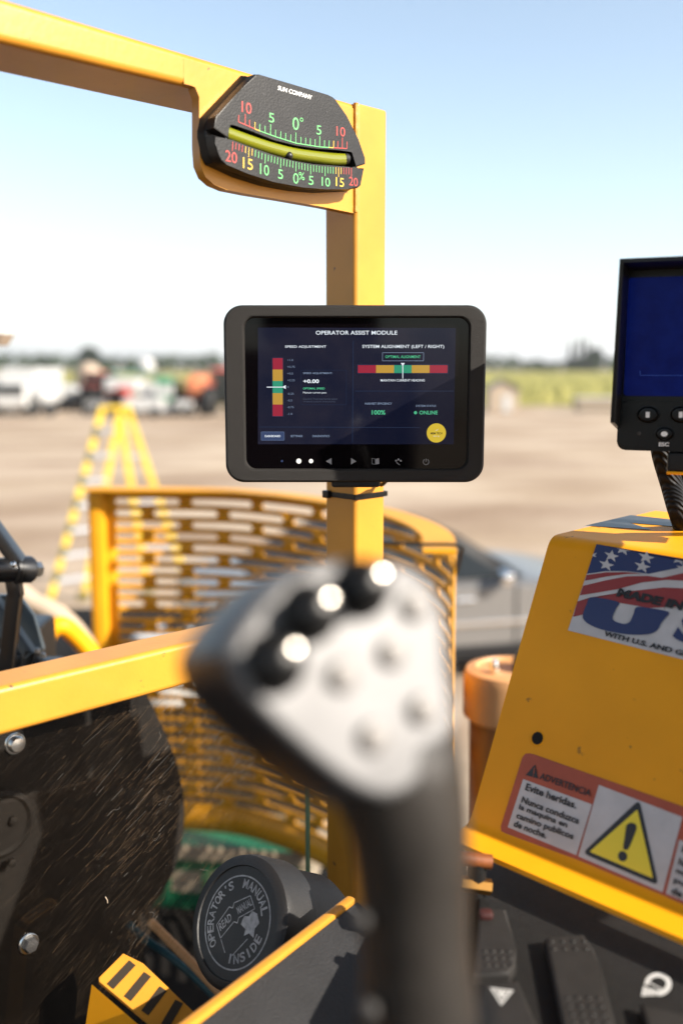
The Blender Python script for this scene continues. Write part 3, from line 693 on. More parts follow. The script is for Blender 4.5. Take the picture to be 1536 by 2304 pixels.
# ------------------------------------------------------------------ inclinometer gauge
def gauge():
    T = .0215; H0 = .002
    def c(x, y, h=T): return fl(420+x*.3255, 130+y*.3255, h)
    GBLK = mat('gauge_black_plastic', (.009, .0087, .0087), .46, noise=.45, nscale=55, bump=.12, bscale=500, spec=.35)
    o = MF @ V((*c(700, 600, 0), 0)); t = thing('slope_gauge', 'black slope gauge with coloured degree scale on the yellow beam', 'inclinometer', o)
    up = [(290, 462), (300, 447), (330, 452), (450, 507), (600, 567), (760, 607), (900, 627), (1030, 636), (1135, 638), (1150, 650), (1163, 758), (1237, 735), (1235, 690), (1190, 560), (1110, 400), (1030, 285), (1010, 268), (975, 256), (740, 186), (495, 114), (478, 112), (350, 245), (207, 398), (200, 415), (187, 485), (296, 560)]
    lo = [(1228, 762), (1155, 765), (1130, 752), (1000, 745), (880, 736), (740, 712), (600, 672), (450, 620), (310, 566), (187, 530), (196, 590), (215, 665), (240, 715), (275, 738), (420, 800), (600, 858), (800, 896), (960, 909), (1110, 908), (1185, 900), (1204, 885)]
    m = MB()
    for pl in (up, lo):
        f = [c(*p) for p in pl]; cx = sum(p[0] for p in f)/len(f); cy = sum(p[1] for p in f)/len(f)
        m.prism(f, H0, T, GBLK, .0018, MF)
    allp = [(478, 112), (207, 398), (187, 490), (187, 530), (215, 665), (240, 715), (420, 800), (600, 858), (800, 896), (960, 909), (1185, 900), (1204, 885), (1228, 762), (1237, 735), (1190, 560), (1030, 285), (975, 256)]
    f = [c(*p) for p in allp]; cx = sum(p[0] for p in f)/len(f); cy = sum(p[1] for p in f)/len(f)
    base = [(cx+(p[0]-cx)*1.035, cy+(p[1]-cy)*1.035) for p in f]
    m.prism(base, .0006, T*.45, GBLK, .003, MF, top=[(cx+(p[0]-cx)*1.005, cy+(p[1]-cy)*1.005) for p in f])
    m.build('housing', t)
    # fluid tube with ball
    path = [c(285, 505), c(450, 566), c(600, 614), c(760, 655), c(900, 676), c(1030, 692), c(1128, 694)]
    zc = T-.0075
    pp = catmull([V((p[0], p[1], zc)) for p in path], 6); m = MB(); m.tube(pp, .0066, FLUID, 16, M=MF); tb = m.build('fluid_tube', t)
    q = c(718, 675); m = MB(); m.lathe([(max(.0002, .0042*cos(a)), .0042*sin(a)) for a in [-pi/2+pi*k/12 for k in range(13)]], BLK_P, 18, MF @ Mx.Translation((q[0], q[1], zc+.0048))); m.build('ball', tb)
    m = MB(); e = c(1128, 694); m.tube([V((e[0]-.004, e[1]+.0001, zc)), V((e[0]+.0015, e[1], zc))], .0069, GBLK, 16, M=MF); m.build('tube_cap', tb)
    q = c(283, 560); m = MB(); m.lathe([(.0018, 0), (.0022, .001), (.0008, .002)], CHROME, 12, MF @ Mx.Translation((q[0], q[1], T-.004))); m.build('end_pin', tb)
    # scales and figures
    z = T+.0003; m = MB()
    def itp(tab, x):
        for (xa, ya), (xb, yb) in zip(tab, tab[1:]):
            if x <= xb: return ya+(yb-ya)*(x-xa)/(xb-xa)
        return tab[-1][1]
    tabU = [(350, 440), (500, 505), (610, 545), (750, 590), (915, 616), (1112, 628)]
    xs = [358, 403, 433, 470, 503, 540, 578, 612, 648, 682, 717, 752, 787, 820, 852, 885, 917, 950, 982, 1013, 1042, 1073, 1105]
    def colU(v): return RED_P if abs(v) >= 9 else (YEL_P if abs(v) >= 8 else GRN_P)
    for i, x in enumerate(xs):
        v = i-11; y = itp(tabU, x); ln = 74 if v % 5 == 0 else 48
        m.line(c(x, y), c(x+1, y-ln), .0009, z, colU(v))
        if i: m.line(c(xs[i-1], itp(tabU, xs[i-1])), c(x, y), .0009, z+.00005, colU(v if v > 0 else v-1))
    tabL = [(310, 572), (430, 617), (545, 662), (650, 692), (755, 716), (855, 736), (955, 748), (1050, 754), (1140, 757)]
    xl = [(-20, 318), (-15, 430), (-10, 543), (-5, 650), (0, 755), (5, 855), (10, 955), (15, 1048), (20, 1136)]
    for v in range(-20, 21):
        x = itp(xl, v); y = itp(tabL, x)+4; ln = 66 if v % 5 == 0 else 46
        cm = RED_P if abs(v) > 16 else (YEL_P if abs(v) >= 14 else GRN_P)
        m.line(c(x, y), c(x-(0 if v > 0 else 3), y+ln), .00085, z, cm)
    m.build('scale_marks', t, MF, smooth=0)
    m = MB()
    def fig(s, x, y, w_, h_, cm, bold=.002):
        sl = .26 if x < 700 else .16
        a, b, d = c(x-w_/2, y+h_/2-sl*w_/2), c(x+w_/2, y+h_/2+sl*w_/2), c(x-w_/2, y-h_/2-sl*w_/2)
        m.text(s, a, (b[0]-a[0], b[1]-a[1]), (d[0]-a[0], d[1]-a[1]), z, cm, bold)
    for a in (('10', 413, 345, 68, 78, RED_P), ('5', 585, 415, 38, 66, GRN_P), ('0', 752, 456, 44, 88, GRN_P), ('o', 792, 428, 24, 28, GRN_P), ('5', 912, 500, 34, 64, GRN_P), ('10', 1063, 510, 60, 66, RED_P)): fig(*a)
    m.build('degree_figures', t, MF, smooth=0); m = MB()
    for a in (('20', 307, 685, 80, 78, RED_P), ('15', 422, 733, 68, 76, YEL_P), ('10', 537, 774, 62, 74, GRN_P), ('5', 647, 805, 34, 66, GRN_P), ('0', 753, 834, 38, 74, GRN_P), ('%', 793, 818, 40, 54, GRN_P), ('5', 858, 848, 34, 62, GRN_P), ('10', 960, 858, 58, 62, GRN_P), ('15', 1057, 860, 56, 62, YEL_P), ('20', 1150, 856, 60, 60, RED_P)): fig(*a)
    m.build('percent_figures', t, MF, smooth=0); m = MB()
    a, b, d = c(628, 222), c(862, 290), c(632, 192); m.text('SUN COMPANY', a, (b[0]-a[0], b[1]-a[1]), (d[0]-a[0], d[1]-a[1]), z, WHITE, .010)
    m.build('maker_lettering', t, MF, smooth=0)
    for x, y in ((528, 250), (965, 372)):
        q = c(x, y); m = MB(); m.flat(circ(q[0], q[1], .0012, n=12), z, BLK_P); m.build('screw_hole', t, MF)
gauge()

# ------------------------------------------------------------------ operator tablet
def tablet():
    MT = frame(P(804, 886, 1.045), (1, 0, 0), (0, 0, 1))
    def q(x, y, h=0): return L2(MT, 490+x*.41016, 660+y*.41016, h)
    def qp(x, y, h=0): return L2(MT, x, y, h)
    t = thing('operator_tablet', 'black rugged tablet showing an operator assist screen on the yellow post', 'tablet', MT.translation.copy())
    a, b = qp(508, 1086), qp(1096, 686); k = .041*1.045/2.24
    m = MB(); out = rrect(a[0], a[1], b[0], b[1], .0195, 10)
    i0, i1 = qp(552, 1057), qp(1057, 713); inn = rrect(i0[0], i0[1], i1[0], i1[1], .011, 10)
    gl0 = -.006
    def ring(pts, z): return [MT @ V((p[0], p[1], z)) for p in pts]
    def shrink(pts, e):
        cx, cy = (a[0]+b[0])/2, (a[1]+b[1])/2; hw, hh = (b[0]-a[0])/2, (b[1]-a[1])/2
        return [(cx+(p[0]-cx)*(1-e/hw), cy+(p[1]-cy)*(1-e/hh)) for p in pts]
    m.loft([ring(shrink(out, .006), -.032), ring(out, -.026), ring(out, -.004), ring(shrink(out, .0008), -.0015), ring(shrink(out, .0025), 0), ring(shrink(inn, -.0015), 0), ring(inn, -.0012), ring(shrink(inn, .001), gl0-.001), ], BLACKT, cap=False)
    m.flat(shrink(out, .0061), -.032, BLACKT, MT)
    m.build('bezel', t)
    GL = mat('dark_screen_glass', (.002, .0015, .002), .055, spec=.2)
    m = MB(); m.flat(shrink(inn, -.001), gl0, GL); gl = m.build('glass', t, MT, smooth=0)
    def sm(n, c, e=1.0, r=.06): return mat('screen_'+n, tuple(x*.16 for x in c), r, spec=.2, emit=tuple(x*.46 for x in c), estr=e)
    NV = mat('screen_navy', (.004, .0045, .008), .06, spec=.15, emit=(.0012, .0018, .0062), estr=1.0, col2=(.0085, .008, .011), nscale=26, detail=5, chips=900, chipcol=(.03, .03, .03))
    sR, sY, sG = sm('red', (.22, .018, .035)), sm('amber', (.34, .20, .035)), sm('teal', (.025, .20, .12)); sW = sm('white', (.55, .6, .66)); sg = sm('green', (.06, .36, .19)); sGr = sm('grey', (.13, .17, .25)); sDim = sm('dim', (.045, .055, .085)); sLn = sm('line', (.018, .028, .06)); sBtn = sm('tab', (.03, .045, .10)); sYl = sm('disc', (.50, .36, .03)); sBk = sm('ink', (.02, .02, .01))
    m = MB(); z = gl0+.0002; m.flat([q(220, 828, z), q(1292, 828, z), q(1304, 190, z), q(220, 188, z)], z, NV); ds = m.build('display', t, MT, smooth=0)
    m = MB(); z2 = gl0+.0004; z3 = z2+.0002
    def rc(x0, y0, x1, y1, mt, zz=z2, rr=0):
        A, B = q(x0, y1), q(x1, y0)
        m.flat(rrect(A[0], A[1], B[0], B[1], rr, 4) if rr else [A, (B[0], A[1]), B, (A[0], B[1])], zz, mt)
    def frm(x0, y0, x1, y1, mt, wd=2.2):
        A, B = q(x0, y1), q(x1, y0); h = wd*.41*1.045/2240
        for p, r_ in ((A, (B[0], A[1])), ((B[0], A[1]), B), (B, (A[0], B[1])), ((A[0], B[1]), A)): m.line(p, r_, h, z2, mt)
    def tx(s, x0, y0, x1, y1, mt, bold=.012):
        A, B = q(x0, y1), q(x1, y0); m.text(s, A, (B[0]-A[0], 0), (0, B[1]-A[1]), z3, mt, bold)
    tx('OPERATOR ASSIST MODULE', 536, 204, 985, 226, sW, .012); tx('SPEED ADJUSTMENT', 367, 285, 594, 302, sW, .008); tx('SYSTEM ALIGNMENT (LEFT / RIGHT)', 792, 282, 1243, 305, sW, .008)
    for y0, y1, mt in ((355, 418, sR), (418, 481, sY), (481, 548, sG), (548, 611, sY), (611, 675, sR)): rc(299, y0, 354, y1, mt)
    frm(297, 353, 356, 677, sLn)
    for i, s in enumerate(('+1.0', '+0.75', '+0.5', '+0.25', '0', '-0.25', '-0.5', '-0.75', '-1.0')):
        y = 366+37.1*i; wdt = {3: 26, 4: 32, 5: 42, 1: 8}[len(s)] if s[0] == '+' or s == '0' else {4: 28, 5: 36}.get(len(s), 30)
        tx(s, 379, y-5.5, 379+wdt, y+5.5, sGr, .0)
    m.line(q(266, 515), q(356, 515), .0008, z3, sW); m.flat([q(352, 514), q(371, 504), q(371, 526)], z3, sW)
    tx('SPEED ADJUSTMENT:', 466, 433, 628, 446, sGr, .02); tx('+0.00', 467, 472, 554, 493, sW, .03); tx('OPTIMAL SPEED', 466, 517, 586, 528, sg, .02); tx('Maintain current pace', 466, 540, 595, 553, sW, 0)
    tx('Guardrail: Front total berries below', 466, 574, 655, 586, sDim, 0); tx('threshold (total=0, threshold=5).', 466, 590, 647, 602, sDim, 0)
    frm(456, 422, 704, 612, sLn, 1.5); m.line(q(742, 260), q(738, 820), .0006, z2, sLn); m.line(q(752, 537), q(1296, 537), .0005, z2, sLn); m.line(q(225, 735), q(1110, 738), .0005, z2, sLn)
    tx('OPTIMAL ALIGNMENT', 919, 340, 1113, 355, sg, .008); frm(903, 325, 1130, 370, sGr, 2.4)
    for x0, x1, mt in ((768, 868, sR), (868, 967, sY), (967, 1064, sG), (1064, 1163, sY), (1163, 1262, sR)): rc(x0, 394, x1, 437, mt)
    frm(765, 391, 1265, 440, sLn, 2.4); m.line(q(1015, 388), q(1015, 468), .0008, z3, sW); m.flat([q(1004, 382), q(1026, 382), q(1015, 400)], z3, sW)
    tx('MAINTAIN CURRENT HEADING', 893, 471, 1136, 484, sW, .004)
    tx('HARVEST EFFICIENCY', 807, 600, 956, 612, sGr, .02); tx('100%', 844, 642, 919, 667, sg, .02); tx('SYSTEM STATUS', 1087, 613, 1198, 624, sGr, .02); tx('ONLINE', 1106, 645, 1207, 666, sg, .02)
    A = q(1085, 656); m.flat(circ(A[0], A[1], .0017, n=16), z3, sg)
    A = q(234, 810), q(364, 760); m.flat(rrect(A[0][0], A[0][1], A[1][0], A[1][1], .0012, 4), z2, sBtn); frm(236, 762, 362, 808, sGr, 1.4); tx('DASHBOARD', 256, 779, 342, 791, sW, .02); tx('SETTINGS', 397, 779, 463, 791, sGr, .02); tx('DIAGNOSTICS', 518, 779, 612, 791, sGr, .02)
    A = q(1200, 768); rr = 53*.41*1.045/2240; m.flat(circ(A[0], A[1], rr, n=40), z2, sYl); tx('MBM TECH', 1168, 764, 1232, 776, sBk, .02); tx('EST. IN', 1184, 783, 1216, 789, sW, 0)
    m.flat([q(1192, 760), q(1202, 750), q(1200, 754), q(1211, 744), q(1203, 756), q(1204, 752)], z3, sW)
    m.build('screen_graphics', ds, MT, smooth=0)
    # key legends on the glass
    IC = mat('key_legend_print', (.20, .20, .21), .35); LED = mat('lit_key_led', (.35, .35, .34), .4, emit=(.8, .78, .72), estr=.3)
    m = MB(); zz = gl0+.0003
    m.flat([q(592, 924), q(623, 906), q(623, 942)], zz, IC); m.build('left_arrow_key', gl, MT, smooth=0)
    m = MB(); m.flat([q(760, 924), q(730, 906), q(730, 942)], zz, IC); m.build('right_arrow_key', gl, MT, smooth=0)
    m = MB(); m.flat([q(865, 911), q(885, 907), q(886, 938), q(866, 941)], zz, IC)
    for p, r_ in (((846, 908), (862, 911)), ((846, 908), (846, 938)), ((846, 938), (863, 941)), ((862, 911), (863, 941))): m.line(q(*p), q(*r_), .0004, zz, IC)
    m.build('book_key', gl, MT, smooth=0)
    m = MB()
    for p in ((978, 921), (991, 914), (1004, 921)): A = q(*p); m.flat(circ(A[0], A[1], .0011, n=12), zz, IC)
    m.line(q(980, 930), q(998, 944), .0008, zz, IC); m.build('pattern_key', gl, MT, smooth=0)
    m = MB(); A = q(1143, 927); pr = .0030; arc = [(A[0]+pr*cos(rad(120+300*k/20)), A[1]+pr*sin(rad(120+300*k/20))) for k in range(21)]
    for p, r_ in zip(arc, arc[1:]): m.line(p, r_, .0007, zz, IC)
    m.line((A[0], A[1]), (A[0], A[1]+.0034), .0007, zz, IC); m.build('power_key', gl, MT, smooth=0)
    for x, r_, mt in ((443, .0027, LED), (510, .0023, LED), (350, .0012, sBtn)):
        A = q(x, 923); m = MB(); m.flat(circ(A[0], A[1], r_, n=20), zz, mt); m.build('indicator_light', gl, MT, smooth=0)
    # bracket behind and below
    m = MB(); y0 = qp(750, 1088)[1]; xx = qp(745, 1086)[0], qp(855, 1086)[0]
    m.box(((xx[0]+xx[1])/2, y0+.003, -.020), (xx[1]-xx[0], .016, .03), BLACKP, .003, MT); m.box((qp(800, 880)[0], 0, -.045), (.07, .09, .028), BLACKP, .004, MT); m.build('mounting_bracket', t)
tablet()
# cable tie round the post, cable at its side
def tie():
    o = MF @ V((TW/2, fl(800, 1118)[1], -TW/2)); t = thing('cable_tie', 'black cable tie strapped round the yellow post below the tablet', 'cable tie', o)
    y = fl(800, 1119)[1]; m = MB(); e = .0016
    for c_, s_ in (((TW/2, y, e/2+.0002), (TW+2*e, .0062, e)), ((TW/2, y, -TW-e/2), (TW+2*e, .0062, e)), ((-e/2-.0002, y, -TW/2), (e, .0062, TW)), ((TW+e/2, y, -TW/2), (e, .0062, TW))): m.box(c_, s_, BLACKG, .0004, MF)
    m.build('strap', t)
    m = MB(); m.box((-.003, y, -TW+.007), (.006, .009, .010), BLACKG, .001, MF); m.build('lock_head', t)
tie()
a = P(880, 1080, 1.13); mb = MB(); mb.tube(catmull([a+V((-.004, -.02, .03)), a+V((.001, .0, .006)), a+V((-.008, .03, -.008)), a+V((-.022, .06, -.04)), a+V((-.03, .08, -.3)), a+V((-.03, .08, -.7))], 6), .0025, RUBBER, 8)
tag(mb.build('tablet_cable', loc=a), 'thin black cable hanging from the tablet beside the yellow post', 'cable')

# ------------------------------------------------------------------ hooded monitor
def monitor():
    MM = frame(P(1393, 582, .912), (cos(rad(22)), -sin(rad(22)), 0), (0, 0, 1)); D = -.055
    def q(x, y, h=D): return L2(MM, 1080+x*.29688, 560+y*.29688, h)
    t = thing('hooded_monitor', 'black hooded camera monitor with dark blue screen above the console', 'monitor', MM.translation.copy())
    W = .20
    bl = q(1030, 1523); bt = q(1045, 110)
    x0 = bl[0]; y0 = bl[1]; y1 = -.004
    m = MB(); m.prism(rrect(x0, y0, x0+W, y1, .008, 5), D-.03, D, BLACKG, .0015, MM); m.build('case', t)
    kb = q(1045, 1150); m = MB(); m.prism(rrect(x0+.002, y0+.003, x0+W-.002, kb[1], .006, 5), D+.0003, D+.003, BLACKG, .0012, MM); kp = m.build('key_panel', t)
    BLUE = mat('dark_blue_screen', (.0005, .001, .010), .25, spec=.08, emit=(.0002, .0011, .018), estr=1.0, col2=(.002, .006, .045), nscale=60)
    a, b = q(1078, 1112), q(1105, 222); m = MB(); m.flat(rrect(a[0]+.001, a[1], x0+W-.012, b[1], .003, 4), D+.0015, BLUE); m.build('screen', t, MM, smooth=0)
    m = MB(); sg = mat('screen_faint_line', (.002, .01, .05), .3, emit=(.002, .012, .07), estr=1); a, b, c_ = q(1210, 925), q(1212, 958), q(1700, 960)
    m.line(a, b, .0004, D+.0018, sg); m.line(b, c_, .0004, D+.0018, sg); m.build('screen_marking', t, MM, smooth=0)
    # hood: left side, top, right side
    tl, bl2 = (0, 0), L2(MM, 1368, 952, 0); tb = .0035
    m = MB(); yb = bl2[1]; xb = bl2[0]
    F0, F1 = V((0, 0, 0)), V((xb, yb, -.012)); B0, B1 = V((x0+.002, y1+.001, D-.012)), V((x0-.001, yb-.01, D-.012))
    th = V((tb, 0, 0))
    m.loft([[MM @ p for p in (F0, B0, B1, F1)], [MM @ (p+th) for p in (F0, B0, B1, F1)]], BLACKG)
    top = [F0, V((W+.01, .001, 0)), V((x0+W, y1+.001, D-.012)), B0]; tv = V((0, -tb, 0))
    m.loft([[MM @ p for p in top], [MM @ (p+tv) for p in top]], BLACKG)
    rs = [V((W+.01, 0, 0)), V((x0+W, y1, D-.012)), V((x0+W, yb, D-.012)), V((W+.012, yb, -.012))]
    m.loft([[MM @ p for p in rs], [MM @ (p-th) for p in rs]], BLACKG)
    m.build('sun_hood', t)
    # keys
    zk = D+.003
    for x, y, rx, ry, kind in ((1270, 1255, 92, 68, 'bar'), (1520, 1255, 92, 68, 'bar'), (1395, 1400, 75, 56, 'dot'), (1640, 1400, 75, 56, 'dot'), (1770, 1255, 92, 68, 'bar')):
        c_ = q(x, y, zk); ex = q(x+rx, y, zk)[0]-c_[0]; ey = abs(q(x, y+ry, zk)[1]-c_[1])
        rings = [[MM @ V((c_[0]+ex*f*cos(2*pi*k/28), c_[1]+ey*f*sin(2*pi*k/28), zk+z)) for k in range(28)] for f, z in ((1.0, .0002), (.98, .0015), (.9, .0016), (.86, .0006), (.80, .004), (.72, .0052), (.5, .0056))]
        m = MB(); m.loft(rings, BLACKG); k_ = m.build('key', kp)
        m = MB(); zt = zk+.0059
        if kind == 'bar': m.flat([(c_[0]-.0018, c_[1]-.0027), (c_[0]+.0018, c_[1]-.0027), (c_[0]+.0018, c_[1]+.0027), (c_[0]-.0018, c_[1]+.0027)], zt, WHITE)
        else: m.flat(circ(c_[0], c_[1], .0031, .0024, 18), zt, WHITE)
        m.build('key_legend', k_, MM, smooth=0)
    c_ = q(1200, 1398, zk); m = MB(); m.lathe([(.002, 0), (.002, .0008), (.0008, .0014)], RUBGREY, 14, MM @ Mx.Translation((c_[0], c_[1], zk))); m.build('indicator_light', kp)
    a, b, d = q(1350, 1496, zk), q(1428, 1496, zk), q(1350, 1466, zk); m = MB(); m.text('ESC', a, (b[0]-a[0], b[1]-a[1]), (d[0]-a[0], d[1]-a[1]), zk+.0003, WHITE, .03); m.build('key_lettering', kp, MM, smooth=0)
    # bracket
    c0 = MM @ V((x0+.085, y0-.012, D-.012)); m = MB(); m.box((x0+.105, y0-.010, D-.014), (.116, .018, .03), BLACKP, .003, MM); m.box((x0+.105, y0-.0205, D-.014), (.116, .003, .03), YEL2, .001, MM); m.bar(c0+V((.05, 0, 0)), c0+V((.08, .10, -.14)), .04, .012, YEL2, .002, (0, 1, 0)); m.build('mounting_bracket', t)  # black block stands in for the shaded side of a yellow bracket
    # braided hose behind
    BR = bpy.data.materials.new('braided_sleeve'); BR.use_nodes = True; tt = BR.node_tree; b_ = tt.nodes['Principled BSDF']; b_.inputs['Roughness'].default_value = .5
    tc = tt.nodes.new('ShaderNodeTexCoord'); wv = tt.nodes.new('ShaderNodeTexWave'); wv.inputs['Scale'].default_value = 95; wv.inputs['Distortion'].default_value = 1.5; wv.wave_type = 'BANDS'; wv.bands_direction = 'DIAGONAL'
    cr = tt.nodes.new('ShaderNodeValToRGB'); cr.color_ramp.elements[0].color = (.006, .006, .006, 1); cr.color_ramp.elements[1].color = (.013, .014, .017, 1); b_.inputs['Specular IOR Level'].default_value = .12
    tt.links.new(tc.outputs['Object'], wv.inputs[0]); tt.links.new(wv.outputs[1], cr.inputs[0]); tt.links.new(cr.outputs[0], b_.inputs['Base Color'])
    bp = tt.nodes.new('ShaderNodeBump'); bp.inputs['Strength'].default_value = .6; bp.inputs['Distance'].default_value = .002; tt.links.new(wv.outputs[1], bp.inputs['Height']); tt.links.new(bp.outputs[0], b_.inputs['Normal'])
    path = catmull([P(1484, 960, 1.03), P(1490, 1020, 1.03), P(1510, 1090, 1.03), P(1532, 1165, 1.02), P(1560, 1240, 1.1)], 8); m = MB(); m.tube(path, .0115, BR, 20)
    path2 = catmull([P(1530, 960, 1.05), P(1540, 1020, 1.05), P(1555, 1090, 1.05), P(1575, 1165, 1.05), P(1600, 1240, 1.12)], 8); m.tube(path2, .0105, BR, 20)
    tag(m.build('braided_hose', loc=path[0]), 'black braided hose hanging down behind the hooded monitor', 'hose')
monitor()

# ------------------------------------------------------------------ yellow console with stickers and switch panel
def console():
    f = rad(-45.5); t_ = rad(26.5); ex = V((cos(f), sin(f), 0)); nh = V((-ex.y, ex.x, 0)); eu = nh*sin(t_)+Z3*cos(t_)
    A = P(1238, 1206, 1.0); MC = frame(A, ex, eu)
    def q(x, y, h=0): return L2(MC, x, y, h)
    t = thing('yellow_console', 'big slanted yellow console with stickers on the right side', 'console', V((A.x+.2, A.y, DZ)))
    bl = q(1058, 1850); hgt = -bl[1]; wl = bl[0]; W = .62
    m = MB(); r = .012
    # bent sheet: top face back to bend to front face to lip
    prof = []
    topdir = (nh + V((0, 0, .02))).normalized()
    out = -nh*.9+V((0, 0, -.22)); out.normalize()
    p_top = V((0, 0, 0)); p_bot = eu*(-hgt)
    def bend(c, d1, d2, rr, n=5):
        a, b = c+d1*rr, c+d2*rr; return [a.lerp(c, k/n).lerp(c.lerp(b, k/n), k/n) for k in range(n+1)]
    sec = [topdir*.215]+bend(p_top, topdir, -eu, r)+bend(p_bot, eu, out, .006)+[p_bot+out*.030]+[p_bot+out*.031+V((0, 0, -.004))]
    n_ = nh
    secb = [s - V((0, 0, .004)) if i < 3 else s+nh*.005-V((0, 0, .003)) for i, s in enumerate(sec)]
    def sl(s, k):                               # the left end leans slightly with the face
        return A+s+ex*(wl*(-s.z/hgt if hgt else 0)*(1 if s.z < 0 else 0)) + ex*(W if k else 0)
    m.loft([[sl(s, 0) for s in sec+secb[::-1]], [sl(s, 1)-ex*0 for s in sec+secb[::-1]]], YEL2)
    body = m.build('sheet_body', t, smooth=50)
    m = MB(); m.loft([[sl(s, 0)+ex*.002 for s in (topdir*.213-V((0, 0, .005)), p_top+nh*.006-V((0, 0, .005)), p_bot+nh*.006, p_bot+nh*.30)], [sl(s, 0)+ex*.006 for s in (topdir*.213-V((0, 0, .005)), p_top+nh*.006-V((0, 0, .005)), p_bot+nh*.006, p_bot+nh*.30)]], YEL2)
    m.build('side_wall', t)
    MTp = frame(A, ex, topdir)
    def qt(x, y): return L2(MTp, x, y)
    STR = mat('dark_shading_band', (.035, .038, .042), .38, noise=.35, nscale=40)
    m = MB(); m.flat([qt(*p) for p in ((1418, 1160), (1314, 1184), (1390, 1188), (1466, 1193), (1414, 1177), (1640, 1196), (1640, 1180), (1530, 1172))], .0006, STR); m.build('shading_stripe', t, MTp, smooth=0)  # band of shading on the lit top, painted as a dark stripe
    # hole
    h = q(1208, 1661); m = MB(); m.lathe([(.0075, .0003), (.0068, .0008), (.0058, .0006)], YEL2, 24, MC @ Mx.Translation((h[0], h[1], 0)), cap=False); m.build('hole_rim', t)
    m = MB(); m.flat(circ(h[0]+.0006, h[1], .0060, n=24), .0009, mat('dark_hole', (.002, .002, .002), .9)); m.build('drilled_hole', t, MC, smooth=0)
    # ---------------- flag sticker
    def c4(x, y): return q(1040+x*.32292, 1120+y*.32292)
    m = MB(); z = .0007
    P4 = lambda pts: [c4(*p) for p in pts]
    m.flat(P4([(935, 325), (735, 925), (2000, 1245), (2120, 555)]), z, STICK); z += .0003
    m.flat(P4([(935, 325), (868, 532), (1000, 513), (1150, 514), (1300, 532), (1430, 505), (1536, 484), (1800, 470), (2080, 560), (2120, 555)]), z, NAVY)
    m.flat(P4([(866, 540), (1000, 522), (1150, 520), (1260, 533), (1150, 532), (1000, 552), (855, 580)]), z, FLAGRED)
    m.flat(P4([(842, 615), (1000, 577), (1150, 549), (1290, 546), (1390, 560), (1536, 527), (1750, 520), (2050, 600), (2040, 660), (1750, 570), (1536, 580), (1420, 574), (1250, 592), (1080, 640), (820, 682)]), z, FLAGRED)
    m.flat(P4([(803, 724), (950, 688), (1150, 655), (1400, 627), (1536, 632), (1750, 640), (2030, 720), (2010, 800), (1750, 720), (1536, 760), (1300, 770), (1100, 735), (890, 697), (845, 815), (772, 832)]), z, FLAGRED)
    z += .0003
    def star(x, y, r_, clip=None):
        pts = []
        for k in range(10):
            a = -pi/2+pi*k/5+.12; rr = r_ if k % 2 == 0 else r_*.42; px, py = x+rr*1.05*cos(a), y+rr*.82*sin(a)+.19*rr*cos(a)
            pts.append((px, max(py, clip(px)) if clip else py))
        m.flat(P4(pts), z, STICK)
    tp = lambda x: 327+.194*(x-935)
    star(1040, 408, 52); star(1282, 418, 56); star(1005, 470, 54); star(1255, 482, 56); star(1120, 362, 52, tp); star(1510, 430, 54, tp); star(1540, 500, 50)
    m.flat(P4([(912, 395), (940, 385), (925, 402), (936, 416), (908, 410)]), z, STICK)
    z += .0003
    m.flat(P4(catmull([(895, 697), (868, 745), (842, 815), (850, 855), (900, 893), (1000, 928), (1150, 955), (1290, 955), (1355, 930), (1385, 880), (1412, 845), (1440, 800), (1330, 775), (1218, 764), (1195, 810), (1170, 865), (1130, 882), (1080, 870), (1050, 850), (1052, 820), (1075, 770), (1092, 732), (1000, 708)], 3, True)), z, NAVY)
    a, b, d = c4(1452, 985), c4(1930, 1120), c4(1560, 800); m.text('SA', a, (b[0]-a[0], b[1]-a[1]), (d[0]-a[0], d[1]-a[1]), z, NAVY, .05)
    z += .0003
    a, b, d = c4(1070, 690), c4(1800, 850), c4(1098, 632); m.text('MADE IN THE', a, (b[0]-a[0], b[1]-a[1]), (d[0]-a[0], d[1]-a[1]), z, BLK_P, .065)
    a, b, d = c4(985, 965), c4(2000, 1225), c4(997, 930); m.text('WITH U.S. AND GLOBAL PARTS', a, (b[0]-a[0], b[1]-a[1]), (d[0]-a[0], d[1]-a[1]), z, BLK_P, .04)
    m.build('flag_sticker', t, MC, smooth=0)
    # ---------------- warning sticker
    def c5(x, y): return q(1040+x*.32292, 1650+y*.32292)
    P5 = lambda pts: [c5(*p) for p in pts]
    m = MB(); z = .0007
    m.flat(P5([(470, 140), (440, 143), (418, 170), (268, 650), (272, 682), (300, 697), (800, 880), (1400, 1130), (2350, 1560), (2500, 900), (1536, 510), (800, 253), (500, 147)]), z, ORANGE_P); z += .0003
    m.flat(P5([(425, 320), (905, 497), (795, 850), (318, 655)]), z, STICK)
    m.flat(P5([(952, 360), (1532, 585), (1395, 1108), (808, 857)]), z, STICK); m.flat(P5([(1512, 742), (2200, 1040), (2120, 1400), (1418, 1117)]), z, STICK)
    z += .0003
    m.flat(P5([(905, 497), (909, 486), (799, 838), (795, 850)]), z, BLK_P)
    def rt(pts, rr):
        o = []
        for i in range(3):
            p0, p1, p2 = V(pts[i-1]), V(pts[i]), V(pts[(i+1) % 3]); a_, b_ = p1+(p0-p1).normalized()*rr, p1+(p2-p1).normalized()*rr
            o += [a_.lerp(p1, k/5).lerp(p1.lerp(b_, k/5), k/5) for k in range(6)]
        return [(v.x, v.y) for v in o]
    m.flat(P5(rt([(1235, 462), (838, 836), (1368, 1062)], 46)), z, BLK_P)
    m.flat(P5([(510, 218), (443, 292), (530, 317)]), z, BLK_P)
    z += .0003
    m.flat(P5(rt([(1222, 532), (890, 826), (1330, 1012)], 12)), z, YSIGN)
